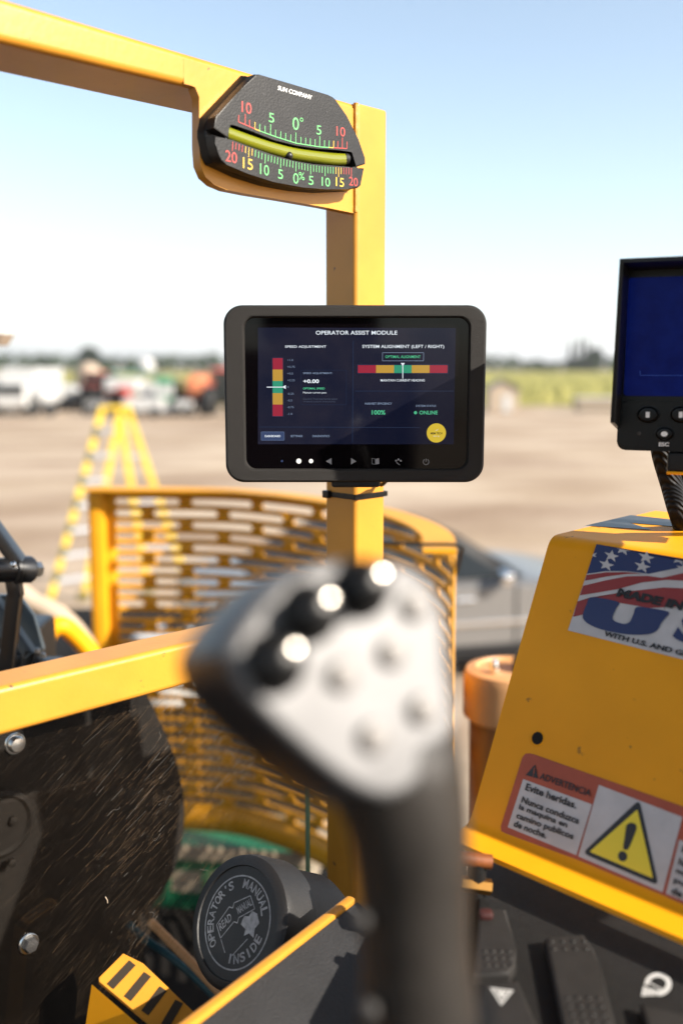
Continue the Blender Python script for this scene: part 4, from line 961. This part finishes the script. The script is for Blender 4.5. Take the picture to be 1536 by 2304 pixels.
    m.line(c5(507, 243), c5(500, 285), .0009, z, ORANGE_P); A5 = c5(497, 297); m.flat(circ(A5[0], A5[1], .0006, n=10), z, ORANGE_P)
    z += .0003
    ex_ = catmull([(1150, 640), (1180, 624), (1212, 638), (1215, 672), (1190, 740), (1158, 808), (1138, 812), (1124, 800), (1134, 730), (1142, 670)], 4, True)
    m.flat(P5([(v.x, v.y) for v in ex_]), z, BLK_P); A5 = c5(1120, 858); m.flat(circ(A5[0], A5[1], .0042, n=20), z, BLK_P)
    def t5(s, bl_, br, tl, bold=.03):
        a, b, d = c5(*bl_), c5(*br), c5(*tl); m.text(s, a, (b[0]-a[0], b[1]-a[1]), (d[0]-a[0], d[1]-a[1]), z, BLK_P, bold)
    t5('ADVERTENCIA', (540, 320), (895, 446), (552, 274), .025)
    t5('Evite heridas.', (440, 397), (793, 530), (454, 348)); t5('Nunca conduzca', (412, 484), (812, 637), (426, 440)); t5('la maquina en', (392, 540), (728, 672), (406, 492)); t5('camino publicos', (374, 604), (770, 756), (389, 550)); t5('de noche.', (358, 650), (584, 737), (372, 606))
    t5('Evite', (1528, 830), (1700, 903), (1540, 782)); t5('heridas. No', (1505, 915), (1840, 1060), (1518, 866)); t5('maneje en', (1485, 985), (1800, 1120), (1498, 938)); t5('publico', (1470, 1050), (1700, 1150), (1483, 1000)); t5('de noche', (1455, 1120), (1740, 1240), (1468, 1070))
    m.build('warning_sticker', t, MC, smooth=0)
    # stand under the console
    m = MB(); c = A+nh*.19+ex*.30; m.box((c.x, c.y, (DZ+A.z-.1)/2-.03), (.2, .2, A.z-.12-DZ), BLACKP, .01); m.build('pedestal', t)
    return A, ex, nh, sl(p_bot, 0)
CA, CEX, CNH, CBL = console()
def switch_panel():
    z0 = CBL.z-.035
    MAT_ = mat('grainy_black_panel', (.0085, .0078, .0074), .66, spec=.3, noise=.45, nscale=120, bump=.6, bscale=700)
    PADM = mat('grey_rocker_plastic', (.020, .0185, .0175), .58, spec=.3, noise=.2, nscale=60, bump=.3, bscale=700)
    o = Pz(1330, 2150, z0); t = thing('switch_panel', 'dark switch panel with rocker pads below the yellow console', 'switch panel', V((o.x, o.y, z0)))
    pl = [Pz(*p, z0) for p in ((1080, 1890), (1700, 2130), (1750, 2600), (1085, 2600), (1072, 2200))]
    m = MB(); m.prism([(p.x, p.y) for p in pl], z0-.03, z0, MAT_, .003); m.build('base', t)
    def pad(pts, h, dots=()):
        pp = [Pz(*p, z0+h) for p in pts]; m = MB(); m.prism([(p.x, p.y) for p in pp], z0+.0005, z0+h, PADM, .003, seg=3); k = None
        if dots:
            for x, y in dots:
                p = Pz(x, y, z0+h); m.lathe([(.0022, .0001), (.0018, .0008), (.0006, .0011)], PADM, 10, Mx.Translation(p))
        return m.build('rocker', t)
    pad(((1078, 2040), (1138, 2045), (1160, 2130), (1160, 2165), (1145, 2188), (1066, 2190)), .010, [(1090+18*i+3*j, 2140+16*j) for i in range(4) for j in range(3)])
    pad(((1225, 2108), (1312, 2100), (1336, 2135), (1352, 2185), (1390, 2330), (1275, 2345)), .010, [(1240+24*i+5*j, 2118+17*j) for i in range(4) for j in range(2)]+[(1275+24*i+5*j, 2245+19*j) for i in range(4) for j in range(4)])
    k = pad(((1085, 2212), (1165, 2205), (1220, 2330), (1100, 2350)), .008)
    IC = mat('white_icon_print', (.42, .42, .41), .5)
    m = MB(); T = [Pz(*p, z0+.0085) for p in ((1101, 2222), (1155, 2228), (1127, 2262))]
    def tri(ins):
        c = (T[0]+T[1]+T[2])/3; return [c+(p-c)*ins for p in T]
    m.flat([(p.x, p.y) for p in tri(1.0)], T[0].z, IC); m.flat([(p.x, p.y) for p in tri(.66)], T[0].z+.0002, PADM); m.flat([(p.x, p.y) for p in tri(.48)], T[0].z+.0004, IC); m.build('hazard_icon', k, smooth=0)
    m = MB(); zc = z0+.0006
    def ip(x, y): v = Pz(1040+x*.32292, 1650+y*.32292, zc); return (v.x, v.y)
    rg = [ip(1360+95*cos(a), 1748+82*sin(a)) for a in [rad(-185+275*k/20) for k in range(21)]]; ri = [ip(1358+58*cos(a), 1745+46*sin(a)) for a in [rad(-185+275*k/20) for k in range(21)]]
    for k in range(20): m.flat([rg[k], rg[k+1], ri[k+1], ri[k]], zc, IC)
    m.line(ip(1272, 1722), ip(1400, 1795), .0016, zc+.0002, IC)
    for k in range(5): m.line(ip(1268+26*k, 1765+8*k), ip(1254+26*k, 1832-2*k), .0022, zc+.0001, IC)
    m.build('headlight_icon', t, smooth=0)
    pad(((1440, 2255), (1570, 2290), (1600, 2420), (1480, 2400)), .009)
    m = MB(); p = Pz(1092, 2060, z0+.012); m.box(p+V((0, 0, .001)), (.012, .010, .008), mat('dark_red_plastic', (.035, .006, .005), .6), .003); m.build('red_button', t)
    return z0
SZ = switch_panel()
# small orange and brass fittings at the left end of the console
def fitting():
    p = P(1085, 1935, .83); t = thing('hose_fitting', 'orange and brass hose fitting between the lever grip and the console', 'fitting', p)
    BRS = mat('brass', (.40, .20, .05), .4, metal=1)
    m = MB(); m.tube([p+V((-.02, 0, .002)), p+V((.008, .0, -.002))], .0065, mat('orange_plastic', (.22, .065, .015), .5, noise=.4, nscale=80), 16); m.build('coupling', t)
    m = MB(); m.tube([p+V((-.018, .0, -.022)), p+V((.008, 0, -.026))], .007, BRS, 6); m.build('nut', t)
    m = MB(); m.tube([p+V((-.004, .002, -.002)), p+V((-.004, .01, -.12)), p+V((.01, .03, -.3)), p+V((.02, .05, -.9))], .008, RUBBER, 12); m.build('hose', t)
fitting()

# ------------------------------------------------------------------ joystick in front
def joystick():
    a_, e_ = rad(30), rad(21); ez = V((cos(e_)*sin(a_), -cos(e_)*cos(a_), sin(e_))); ex = Z3.cross(ez).normalized(); ey = ez.cross(ex)
    MJ = frame(P(780, 1530, .352), ex, ey)
    def q(x, y, h=0): return L2(MJ, x, y, h)
    def c3(x, y, h=0): return q(400+x*.4557, 1200+y*.4557, h)
    t = thing('control_lever', 'blurred black control lever with silver button face in the foreground', 'joystick', P(950, 2500, .385))
    SHELL = mat('grip_shell', (.018, .018, .02), .38, noise=.15, nscale=50, bump=.1, bscale=600)
    ol = [(250, 640), (245, 560), (325, 420), (485, 245), (600, 175), (720, 135), (880, 118), (1060, 125), (1180, 165), (1260, 235), (1305, 320), (1330, 430), (1355, 620), (1375, 800), (1382, 900), (1368, 975), (1320, 1040), (1240, 1095), (1225, 1160), (1200, 1230), (1130, 1290), (1030, 1318), (920, 1290), (780, 1205), (600, 1060), (430, 900), (300, 760)]
    o2 = catmull([V((*c3(*p), 0)) for p in ol], 4, True); cen = sum(o2, V((0, 0, 0)))/len(o2)
    def ring(f, z, sh=V((0, 0, 0))): return [MJ @ (cen+(p-cen)*f+V((0, 0, z))+sh) for p in o2]
    m = MB(); m.loft([ring(.985, -.0035), ring(1.0, -.006), ring(1.035, -.013), ring(1.06, -.028), ring(1.055, -.042), ring(.97, -.053, V((.002, -.002, 0))), ring(.74, -.058, V((.008, -.006, 0)))], SHELL); m.build('head_shell', t, smooth=60)
    m = MB(); m.loft([ring(.984, -.0036), ring(.972, -.0018), ring(.945, -.0004), ring(.90, .0), ring(.885, -.0006)], SILVER, cap=False); m.flat([((cen+(p-cen)*.886).x, (cen+(p-cen)*.886).y) for p in o2], -.0006, SILVER, MJ); m.build('face_plate', t, smooth=60)
    for x, y in ((1165, 360), (1055, 590), (810, 705), (1205, 872), (960, 1008)):
        c = c3(x, y); m = MB(); Mb = MJ @ Mx.Translation((c[0], c[1], 0))
        m.lathe([(.0061, -.0008), (.0061, .0004), (.0055, .0005)], mat('button_ring', (.03, .028, .027), .5), 28, Mb); m.lathe([(.0054, -.0005), (.0054, .0026), (.0048, .0036), (.0024, .004), (.0003, .0041)], BUTTON, 28, Mb); m.build('push_button', t)
    GLINT = mat('polished_knob_tip', (.32, .30, .275), .2, metal=1)
    for x, y in ((470, 640), (640, 395), (895, 275)):
        c = c3(x, y); m = MB(); Mb = MJ @ Mx.Translation((c[0], c[1], 0)) @ Mx.Rotation(rad(-12), 4, 'Y')
        m.lathe([(.0118, -.002), (.0118, .001), (.0102, .0022), (.0088, .003), (.0094, .0045), (.008, .0062), (.0086, .0077), (.0072, .0095)], RUBBER, 28, Mb)
        m.lathe([(.0066, .009), (.0086, .0105), (.0089, .013), (.0075, .0152), (.0045, .0166), (.0005, .0171)], BLACKG, 28, Mb); k_ = m.build('thumb_switch', t)
        m = MB(); Mt = Mb @ Mx.Translation((.0030, .0022, .0163-.0090)); m.lathe([(.0034, .0078)]+[(max(.0001, .0092*cos(a)), .0092*sin(a)) for a in [rad(68+22*k/10) for k in range(11)]], GLINT, 48, Mt); m.build('chrome_tip', k_, smooth=80)
    pth = catmull([P(860, 1640, .382), P(890, 1740, .380), P(918, 1850, .379), P(930, 1980, .380), P(936, 2120, .381), P(945, 2300, .384), P(955, 2500, .39)], 6)
    k = len(pth); rr = []
    for i in range(k):
        u = i/(k-1)*6
        tab = [.027, .0275, .0245, .0225, .0222, .0245, .027]; j = min(int(u), 5); rr.append(tab[j]+(tab[j+1]-tab[j])*(u-j))
    GRIP = mat('grip_rubber', (.022, .0190, .0165), .42, spec=.6, noise=.3, nscale=40, bump=.25, bscale=500)
    m = MB(); m.tube(pth, rr, GRIP, 28, sx=1.0); m.build('grip', t, smooth=60)
    for x, y in ((812, 2068), (832, 2270)):
        p = P(x, y, .366); m = MB(); m.lathe([(.0045, 0), (.0045, .003), (.003, .0045), (.0005, .005)], RUBGREY, 18, frame(p, (.8, -.6, 0), (0, 0, 1))); m.build('side_button', t)
    m = MB(); p = P(955, 2560, .39); m.lathe([(.06, -.05), (.055, -.03), (.058, -.02), (.045, .0), (.047, .01), (.034, .03), (.03, .06)], RUBBER, 28, Mx.Translation(p)); m.build('boot', t)
    return p
JB = joystick()
# armrest that carries the lever, below the frame edge
def armrest():
    c = V((JB.x, JB.y, JB.z-.05)); t = thing('armrest', 'black armrest carrying the control lever below the picture edge', 'armrest', V((c.x, c.y, DZ)))
    m = MB(); m.box((c.x+.05, c.y-.08, c.z-.04), (.2, .4, .08), BLACKP, .02); m.build('pad', t)
    m = MB(); m.bar(V((c.x+.05, c.y-.08, DZ)), V((c.x+.05, c.y-.08, c.z-.08)), .07, .07, BLACKP, .01); m.build('pillar', t)
armrest()

# ------------------------------------------------------------------ lower left: manual tube, yellow edged box, striped bracket
def manual_tube():
    ctr = P(532, 2074, .94); ax = V((-.58, -.60, .46)).normalized()
    ex = V((0, 0, 1)).cross(ax).normalized(); ey = ax.cross(ex); M = frame(ctr, ex, ey)
    t = thing('manual_tube', 'black round document tube with embossed operator manual cap', 'document tube', ctr)
    r = .0612
    m = MB(); prof = [(r*.96, -.21), (r*1.0, -.20), (r*.97, -.06), (r*1.07, -.05), (r*1.10, -.046), (r*1.10, -.012), (r*1.07, -.003), (r*1.0, 0), (r*.9, .0005), (r*.885, -.0012), (.002, -.0012)]
    CAPM = mat('matte_black_cap', (.0095, .009, .0095), .55, noise=.3, nscale=50, bump=.2, bscale=600)
    m.lathe(prof[4:], CAPM, 56, M); cap = m.build('cap', t)
    m = MB(); m.lathe([(r*.9, -.125), (r*1.0, -.11), (r*1.0, -.045)], RUBGREY, 48, M); m.build('tube', t)
    EMB = mat('worn_white_lettering', (.34, .34, .35), .5, noise=.45, nscale=160)
    z = -.0009; m = MB(); rg = r*.74
    # photo orientation of the disc: turn the print so that MANUAL reads at the top right
    spin = rad(28)
    def pol(rad_, ang): return (rad_*cos(ang), rad_*sin(ang))
    n = 72
    for k in range(n):
        a, b = 2*pi*k/n, 2*pi*(k+1)/n; m.flat([pol(rg, a), pol(rg, b), pol(rg-.0016, b), pol(rg-.0016, a)], z, EMB)
    def arc_text(s, a0, a1, rr, h, inward=False):
        for i, ch in enumerate(s):
            if ch == ' ': continue
            a = a0+(a1-a0)*(i+.5)/len(s); wch = h*(.78 if ch not in "I'" else .25)
            rd = V(pol(1, a)); tg = V((rd.y, -rd.x)) if not inward else V((-rd.y, rd.x)); upv = rd if not inward else -rd
            o = rd*rr-tg*wch/2 + (V((0, 0)) if not inward else rd*0); 
            if ch == "'": o = o+upv*h*.6
            m.text(ch, o, tg*wch, upv*h*(1 if ch != "'" else .35), z, EMB, .025)
    arc_text("OPERATOR'S", spin+rad(212), spin+rad(98), r*.53, .0092)
    arc_text("MANUAL", spin+rad(78), spin+rad(2), r*.53, .0092)
    arc_text("INSIDE", spin+rad(-112), spin+rad(-28), r*.64, .0092, True)
    S2 = Mx.Rotation(spin+rad(24), 4, 'Z')
    def s2(x, y): v = S2 @ V((x*r, y*r, 0)); return (v.x, v.y)
    # open book outline with a reading hand shape
    bk = [(-.42, -.02), (-.06, .06), (.0, .0), (.06, .06), (.42, .0), (.42, .24), (.06, .33), (.0, .27), (-.06, .33), (-.42, .22)]
    bk = [(x, y-.02) for x, y in bk]
    for p, q_ in zip(bk, bk[1:]+bk[:1]): m.line(s2(*p), s2(*q_), .0011, z, EMB)
    for s, x0, x1, y in (('READ', -.38, -.08, .06), ('MANUAL', .07, .40, .09)):
        a, b, d = s2(x0, y), s2(x1, y+.03*(1 if x0 < 0 else -1)), s2(x0, y+.13); m.text(s, a, (b[0]-a[0], b[1]-a[1]), (d[0]-a[0], d[1]-a[1]), z, EMB, .02)
    m.flat([s2(x, y) for x, y in ((.06, -.08), (.12, -.2), (.05, -.28), (.16, -.3), (.22, -.42), (.3, -.3), (.42, -.28), (.44, -.12), (.36, -.02), (.26, -.06), (.18, -.0))], z+.0002, EMB)
    m.line(s2(-.42, -.06), s2(-.42, -.3), .0011, z, EMB); m.line(s2(-.3, -.42), s2(.1, -.36), .0011, z, EMB)
    m.build('embossed_lettering', cap, M, smooth=0)
manual_tube()
def edged_box():
    far, near = P(792, 2032, .92), Pz(430, 2312, P(792, 2032, .92).z)
    d = (near-far).normalized(); near = near+d*.15; far = far
    side = V((-d.y, d.x, 0)).normalized(); side = side if side.x > 0 else -side
    t = thing('step_box', 'dark box with a bright yellow top edge below the control lever', 'box', V((far.x, far.y, DZ)))
    m = MB(); m.bar(far, near, .010, .016, YELLOW, .003); m.build('yellow_edge', t)
    BM = mat('charcoal_side_plate', (.011, .011, .012), .6, noise=.3, nscale=25, bump=.25, bscale=400)
    m = MB(); b = [far+side*.006, near+side*.006, near+side*.30, far+side*.30]
    dz = [0, 0, -.14, -.14]
    m.loft([[p+V((0, 0, .003+z)) for p, z in zip(b, dz)], [p+V((0, 0, -.02+z)) for p, z in zip(b, dz)]], BM); m.build('sloped_cover', t)
    m = MB(); m.loft([[p+V((0, 0, -.021+z)) for p, z in zip(b, dz)], [V((p.x, p.y, DZ)) for p in b]], RUBBER); m.build('body', t)
edged_box()
def stripe_bracket():
    # slanted yellow plate with painted shadow stripes, lower left corner
    o = P(245, 2150, .90); r_, l_ = P(420, 2330, .84), P(190, 2250, .86)
    ex = (r_-o); M = frame(o, ex, o-l_); t = thing('striped_bracket', 'yellow bracket with painted shadow stripes in the lower left corner', 'bracket', o)
    def q(x, y): return L2(M, x, y)
    def c7(x, y): return q(x*.3228, 1560+y*.3228)
    m = MB(); out = [c7(*p) for p in ((860, 1810), (1000, 1880), (1360, 2230), (1500, 2400), (1250, 2500), (1050, 2310), (690, 2010), (690, 1980))]
    m.prism(out, -.004, 0, YELLOW, .001, M); pl = m.build('plate', t)
    DKS = mat('stripe_shadow_paint', (.02, .012, .004), .8)  # dark lines paint the shadow stripes that fall across the sunlit plate
    m = MB()
    for (xa, ya, xb, yb) in ((925, 1880, 770, 2045), (1030, 1960, 890, 2130), (1140, 2060, 1010, 2230), (1250, 2150, 1150, 2320)):
        m.line(c7(xa, ya), c7(xb, yb), .0085, .0006, DKS)
    m.build('shadow_stripe', pl, M, smooth=0)
    m = MB(); a, b = c7(640, 2010), c7(1010, 2330); m.loft([[M @ V((a[0], a[1], -.005)), M @ V((b[0], b[1], -.005)), M @ V((b[0], b[1], -.009)), M @ V((a[0], a[1], -.009))], [V((p.x-.02, p.y-.01, p.z-.12)) for p in (M @ V((a[0], a[1], -.005)), M @ V((b[0], b[1], -.005)), M @ V((b[0], b[1], -.009)), M @ V((a[0], a[1], -.009)))]], YEL2); m.build('side_flange', t)
    m = MB(); m.tube([P(340, 2075, 1.25), P(430, 2165, 1.2), P(520, 2260, 1.15)], .006, TANP, 12); tag(m.build('thin_yellow_bar', loc=P(340, 2075, 1.25)), 'thin yellow bar running down behind the document tube', 'bar')
    m = MB(); TEALH = mat('teal_hose_rubber', (.006, .05, .065), .5, noise=.4, nscale=40)
    m.tube(catmull([P(290, 2080, 1.35), P(330, 2115, 1.33), P(380, 2150, 1.3), P(440, 2200, 1.28), P(520, 2280, 1.25)], 6), .0055, TEALH, 12); tag(m.build('teal_hose', loc=P(330, 2115, 1.33)), 'teal hose in the dark gap left of the document tube', 'hose')
stripe_bracket()

# ------------------------------------------------------------------ left edge: black pivot, steel cowl, yellow pipe, white lamp
def pivot():
    c = P(40, 1282, 1.32); t = thing('pivot_joint', 'black steel pivot joint with bolt at the left edge', 'pivot joint', c)
    def p(x, y, d=1.32): return P(x*.3255, 1000+y*.3072*1.06, d)
    BS = mat('black_painted_steel', (.010, .010, .011), .3, noise=.3, nscale=30, coat=.3)
    m = MB(); m.bar(P(-40, 1150, 1.34), P(46, 1268, 1.34), .018, .028, BS, .004, (0, 1, 0)); m.bar(P(30, 1300, 1.34), P(38, 1345, 1.34), .02, .02, BS, .004, (0, 1, 0)); m.build('arm', t)
    a, b = P(-60, 1284, 1.3), P(78, 1281, 1.36); ax = (b-a).normalized(); L = (b-a).length
    M = frame(a, ax.orthogonal(), ax.cross(ax.orthogonal())); M = M if M.col[2].xyz.dot(ax) > 0 else frame(a, ax.cross(ax.orthogonal()), ax.orthogonal())
    m = MB(); m.lathe([(.017, 0), (.017, L*.62), (.021, L*.64), (.021, L*.70), (.019, L*.72), (.019, L*.92), (.0165, L*.97), (.01, L)], BS, 32, M); m.build('boss', t)
    m = MB(); m.lathe([(.011, L*1.0), (.011, L*1.10), (.007, L*1.13)], STEEL, 6, M); m.build('bolt', t)
    m = MB(); q_ = P(38, 1276, 1.31); m.lathe([(max(.0002, .004*cos(k)), .004*sin(k)) for k in [-pi/2+pi*i/10 for i in range(11)]], CHROME, 16, Mx.Translation(q_+V((.0, -.012, .006)))); m.build('grease_nipple', t)
    m = MB(); m.bar(P(34, 1335, 1.34), P(0, 1650, 1.34), .02, .02, BS, .003, (0, 1, 0)); m.build('upright', t)
pivot()
def cowl():
    t = thing('steel_cowl', 'blue grey steel cowl with black frame strips at the left edge', 'cowl', P(40, 1440, 1.45))
    SH = mat('blue_grey_sheet', (.13, .17, .20), .32, metal=.5, noise=.2, nscale=12); BS = mat('black_frame_paint', (.008, .008, .008), .35)
    def poly(pts, d, th, mt, nm, dd=None):
        A = [P(x, y, (dd or {}).get(i, d)) for i, (x, y) in enumerate(pts)]; m = MB(); m.loft([A, [p+V((0, th, -.0)) for p in A]], mt); m.build(nm, t)
    poly([(-60, 1338), (42, 1340), (75, 1385), (98, 1462), (72, 1475), (-60, 1400)], 1.46, .01, SH, 'sheet')
    m = MB(); m.bar(P(-30, 1325, 1.44), P(74, 1478, 1.40), .016, .02, BS, .002, (0, 1, 0)); m.bar(P(72, 1462, 1.40), P(50, 1540, 1.40), .016, .016, BS, .002, (0, 1, 0)); m.build('frame_strip', t)
    m = MB(); a = P(95, 1500, 1.42); m.box(a+V((-.01, .02, -.02)), (.075, .05, .05), BS, .01, seg=3); m.box(P(10, 1505, 1.44), (.07, .04, .055), BS, .006); m.build('motor_block', t)
    for x, y in ((85, 1467), (98, 1478)):
        m = MB(); q_ = P(x, y, 1.395); m.lathe([(.004, 0), (.004, .004), (.002, .006)], STEEL, 10, Mx.Translation(q_)); m.build('bolt', t)
    m = MB(); m.box(P(-20, 1560, 1.6), (.2, .1, .25), BS, .01); m.build('housing', t)
cowl()
mb = MB(); pth = catmull([P(70, 1500, 2.05), P(98, 1450, 2.05), P(112, 1420, 2.05), P(140, 1408, 2.06), P(172, 1432, 2.08), P(212, 1478, 2.1), P(270, 1560, 2.12)], 6); mb.tube(pth, .020, YEL2, 18)
tag(mb.build('bent_yellow_pipe', loc=pth[0]), 'bent orange yellow pipe behind the rail at the left', 'pipe')
mb = MB(); pth = catmull([P(40, 1330, 2.5), P(75, 1355, 2.5), P(110, 1372, 2.5), P(150, 1400, 2.5), P(190, 1450, 2.5), P(230, 1530, 2.5)], 6); mb.tube(pth, .028, FTAN, 18)
tag(mb.build('tan_hose', loc=pth[0]), 'thick tan hose curving down behind the bent yellow pipe', 'hose')
def lamp():
    c = P(-22, 752, 2.3); t = thing('work_lamp', 'white cap of a work lamp at the left picture edge', 'lamp', c)
    m = MB(); m.lathe([(.0585, -.0), (.058, .004), (.035, .026), (.01, .03)], FW, 8, Mx.Translation(c)); m.build('cap', t)
    m = MB(); m.lathe([(.038, -.026), (.04, -.026), (.0575, -.001)], mat('lamp_housing_paint', (.26, .20, .15), .6), 8, Mx.Translation(c)); m.build('housing', t)
    m = MB(); m.bar(c+V((0, 0, -.02)), c+V((-.2, 0, -.05)), .03, .03, YELLOW, .004, (0, 1, 0)); m.bar(c+V((-.2, 0, -.03)), V((c.x-.2, c.y, DZ)), .03, .03, YELLOW, .004, (0, 1, 0)); m.build('pole', t)
lamp()

# ------------------------------------------------------------------ unseen seat added behind the camera, darkens the tablet reflection and blocks sky
def seat():
    c = V((-.06, -.52, DZ)); t = thing('added_dark_chair', 'unseen black chair added behind the camera to darken the tablet reflection', 'chair', c)
    m = MB(); m.box(c+V((0, 0, .62)), (.54, .5, .14), RUBBER, .05, seg=4); m.build('cushion', t)
    m = MB(); m.box(c+V((0, -.30, 1.08)), (.56, .16, .84), RUBBER, .06, seg=4); m.build('backrest', t)
    m = MB(); m.box(c+V((0, -.30, 1.63)), (.34, .13, .26), RUBBER, .05, seg=4); m.build('headrest', t)
    m = MB(); m.box(c+V((0, 0, .28)), (.36, .36, .54), BLACKP, .02); m.build('pedestal', t)
seat()
# ------------------------------------------------------------------ air
def haze():
    m = bpy.data.materials.new('thin_haze'); m.use_nodes = True; t = m.node_tree; t.nodes.clear()
    o = t.nodes.new('ShaderNodeOutputMaterial'); v = t.nodes.new('ShaderNodeVolumePrincipled')
    v.inputs['Color'].default_value = (.95, .96, .98, 1); v.inputs['Density'].default_value = .0002; v.inputs['Anisotropy'].default_value = .2
    t.links.new(v.outputs[0], o.inputs['Volume'])
    b = MB(); b.box((0, 7950, 69), (18200, 16200, 140), m); tag(b.build('haze', smooth=0), 'thin pale haze in the air over the yard and field', 'haze', kind='stuff')
haze()

# ------------------------------------------------------------------ unseen canopy added overhead to shade the station from the open sky
def canopy():
    c = V((-.35, .3, 4.35)); t = thing('sky_block_canopy', 'unseen flat canopy added to block sky light over the operator station', 'canopy', V((c.x, c.y, DZ)))
    RF = mat('canopy_underside', (.05, .05, .05), .7, noise=.2, nscale=5)
    m = MB(); m.box(c, (2.6, 3.2, .06), RF, .02); m.build('roof_panel', t)
    for x, y in ((-1.6, -1.2), (-1.6, 1.75), (.85, -1.2)):
        m = MB(); m.bar(V((x, y, DZ)), V((x, y, 4.32)), .05, .05, YELLOW, .006, (0, 1, 0)); m.build('post', t)
canopy()
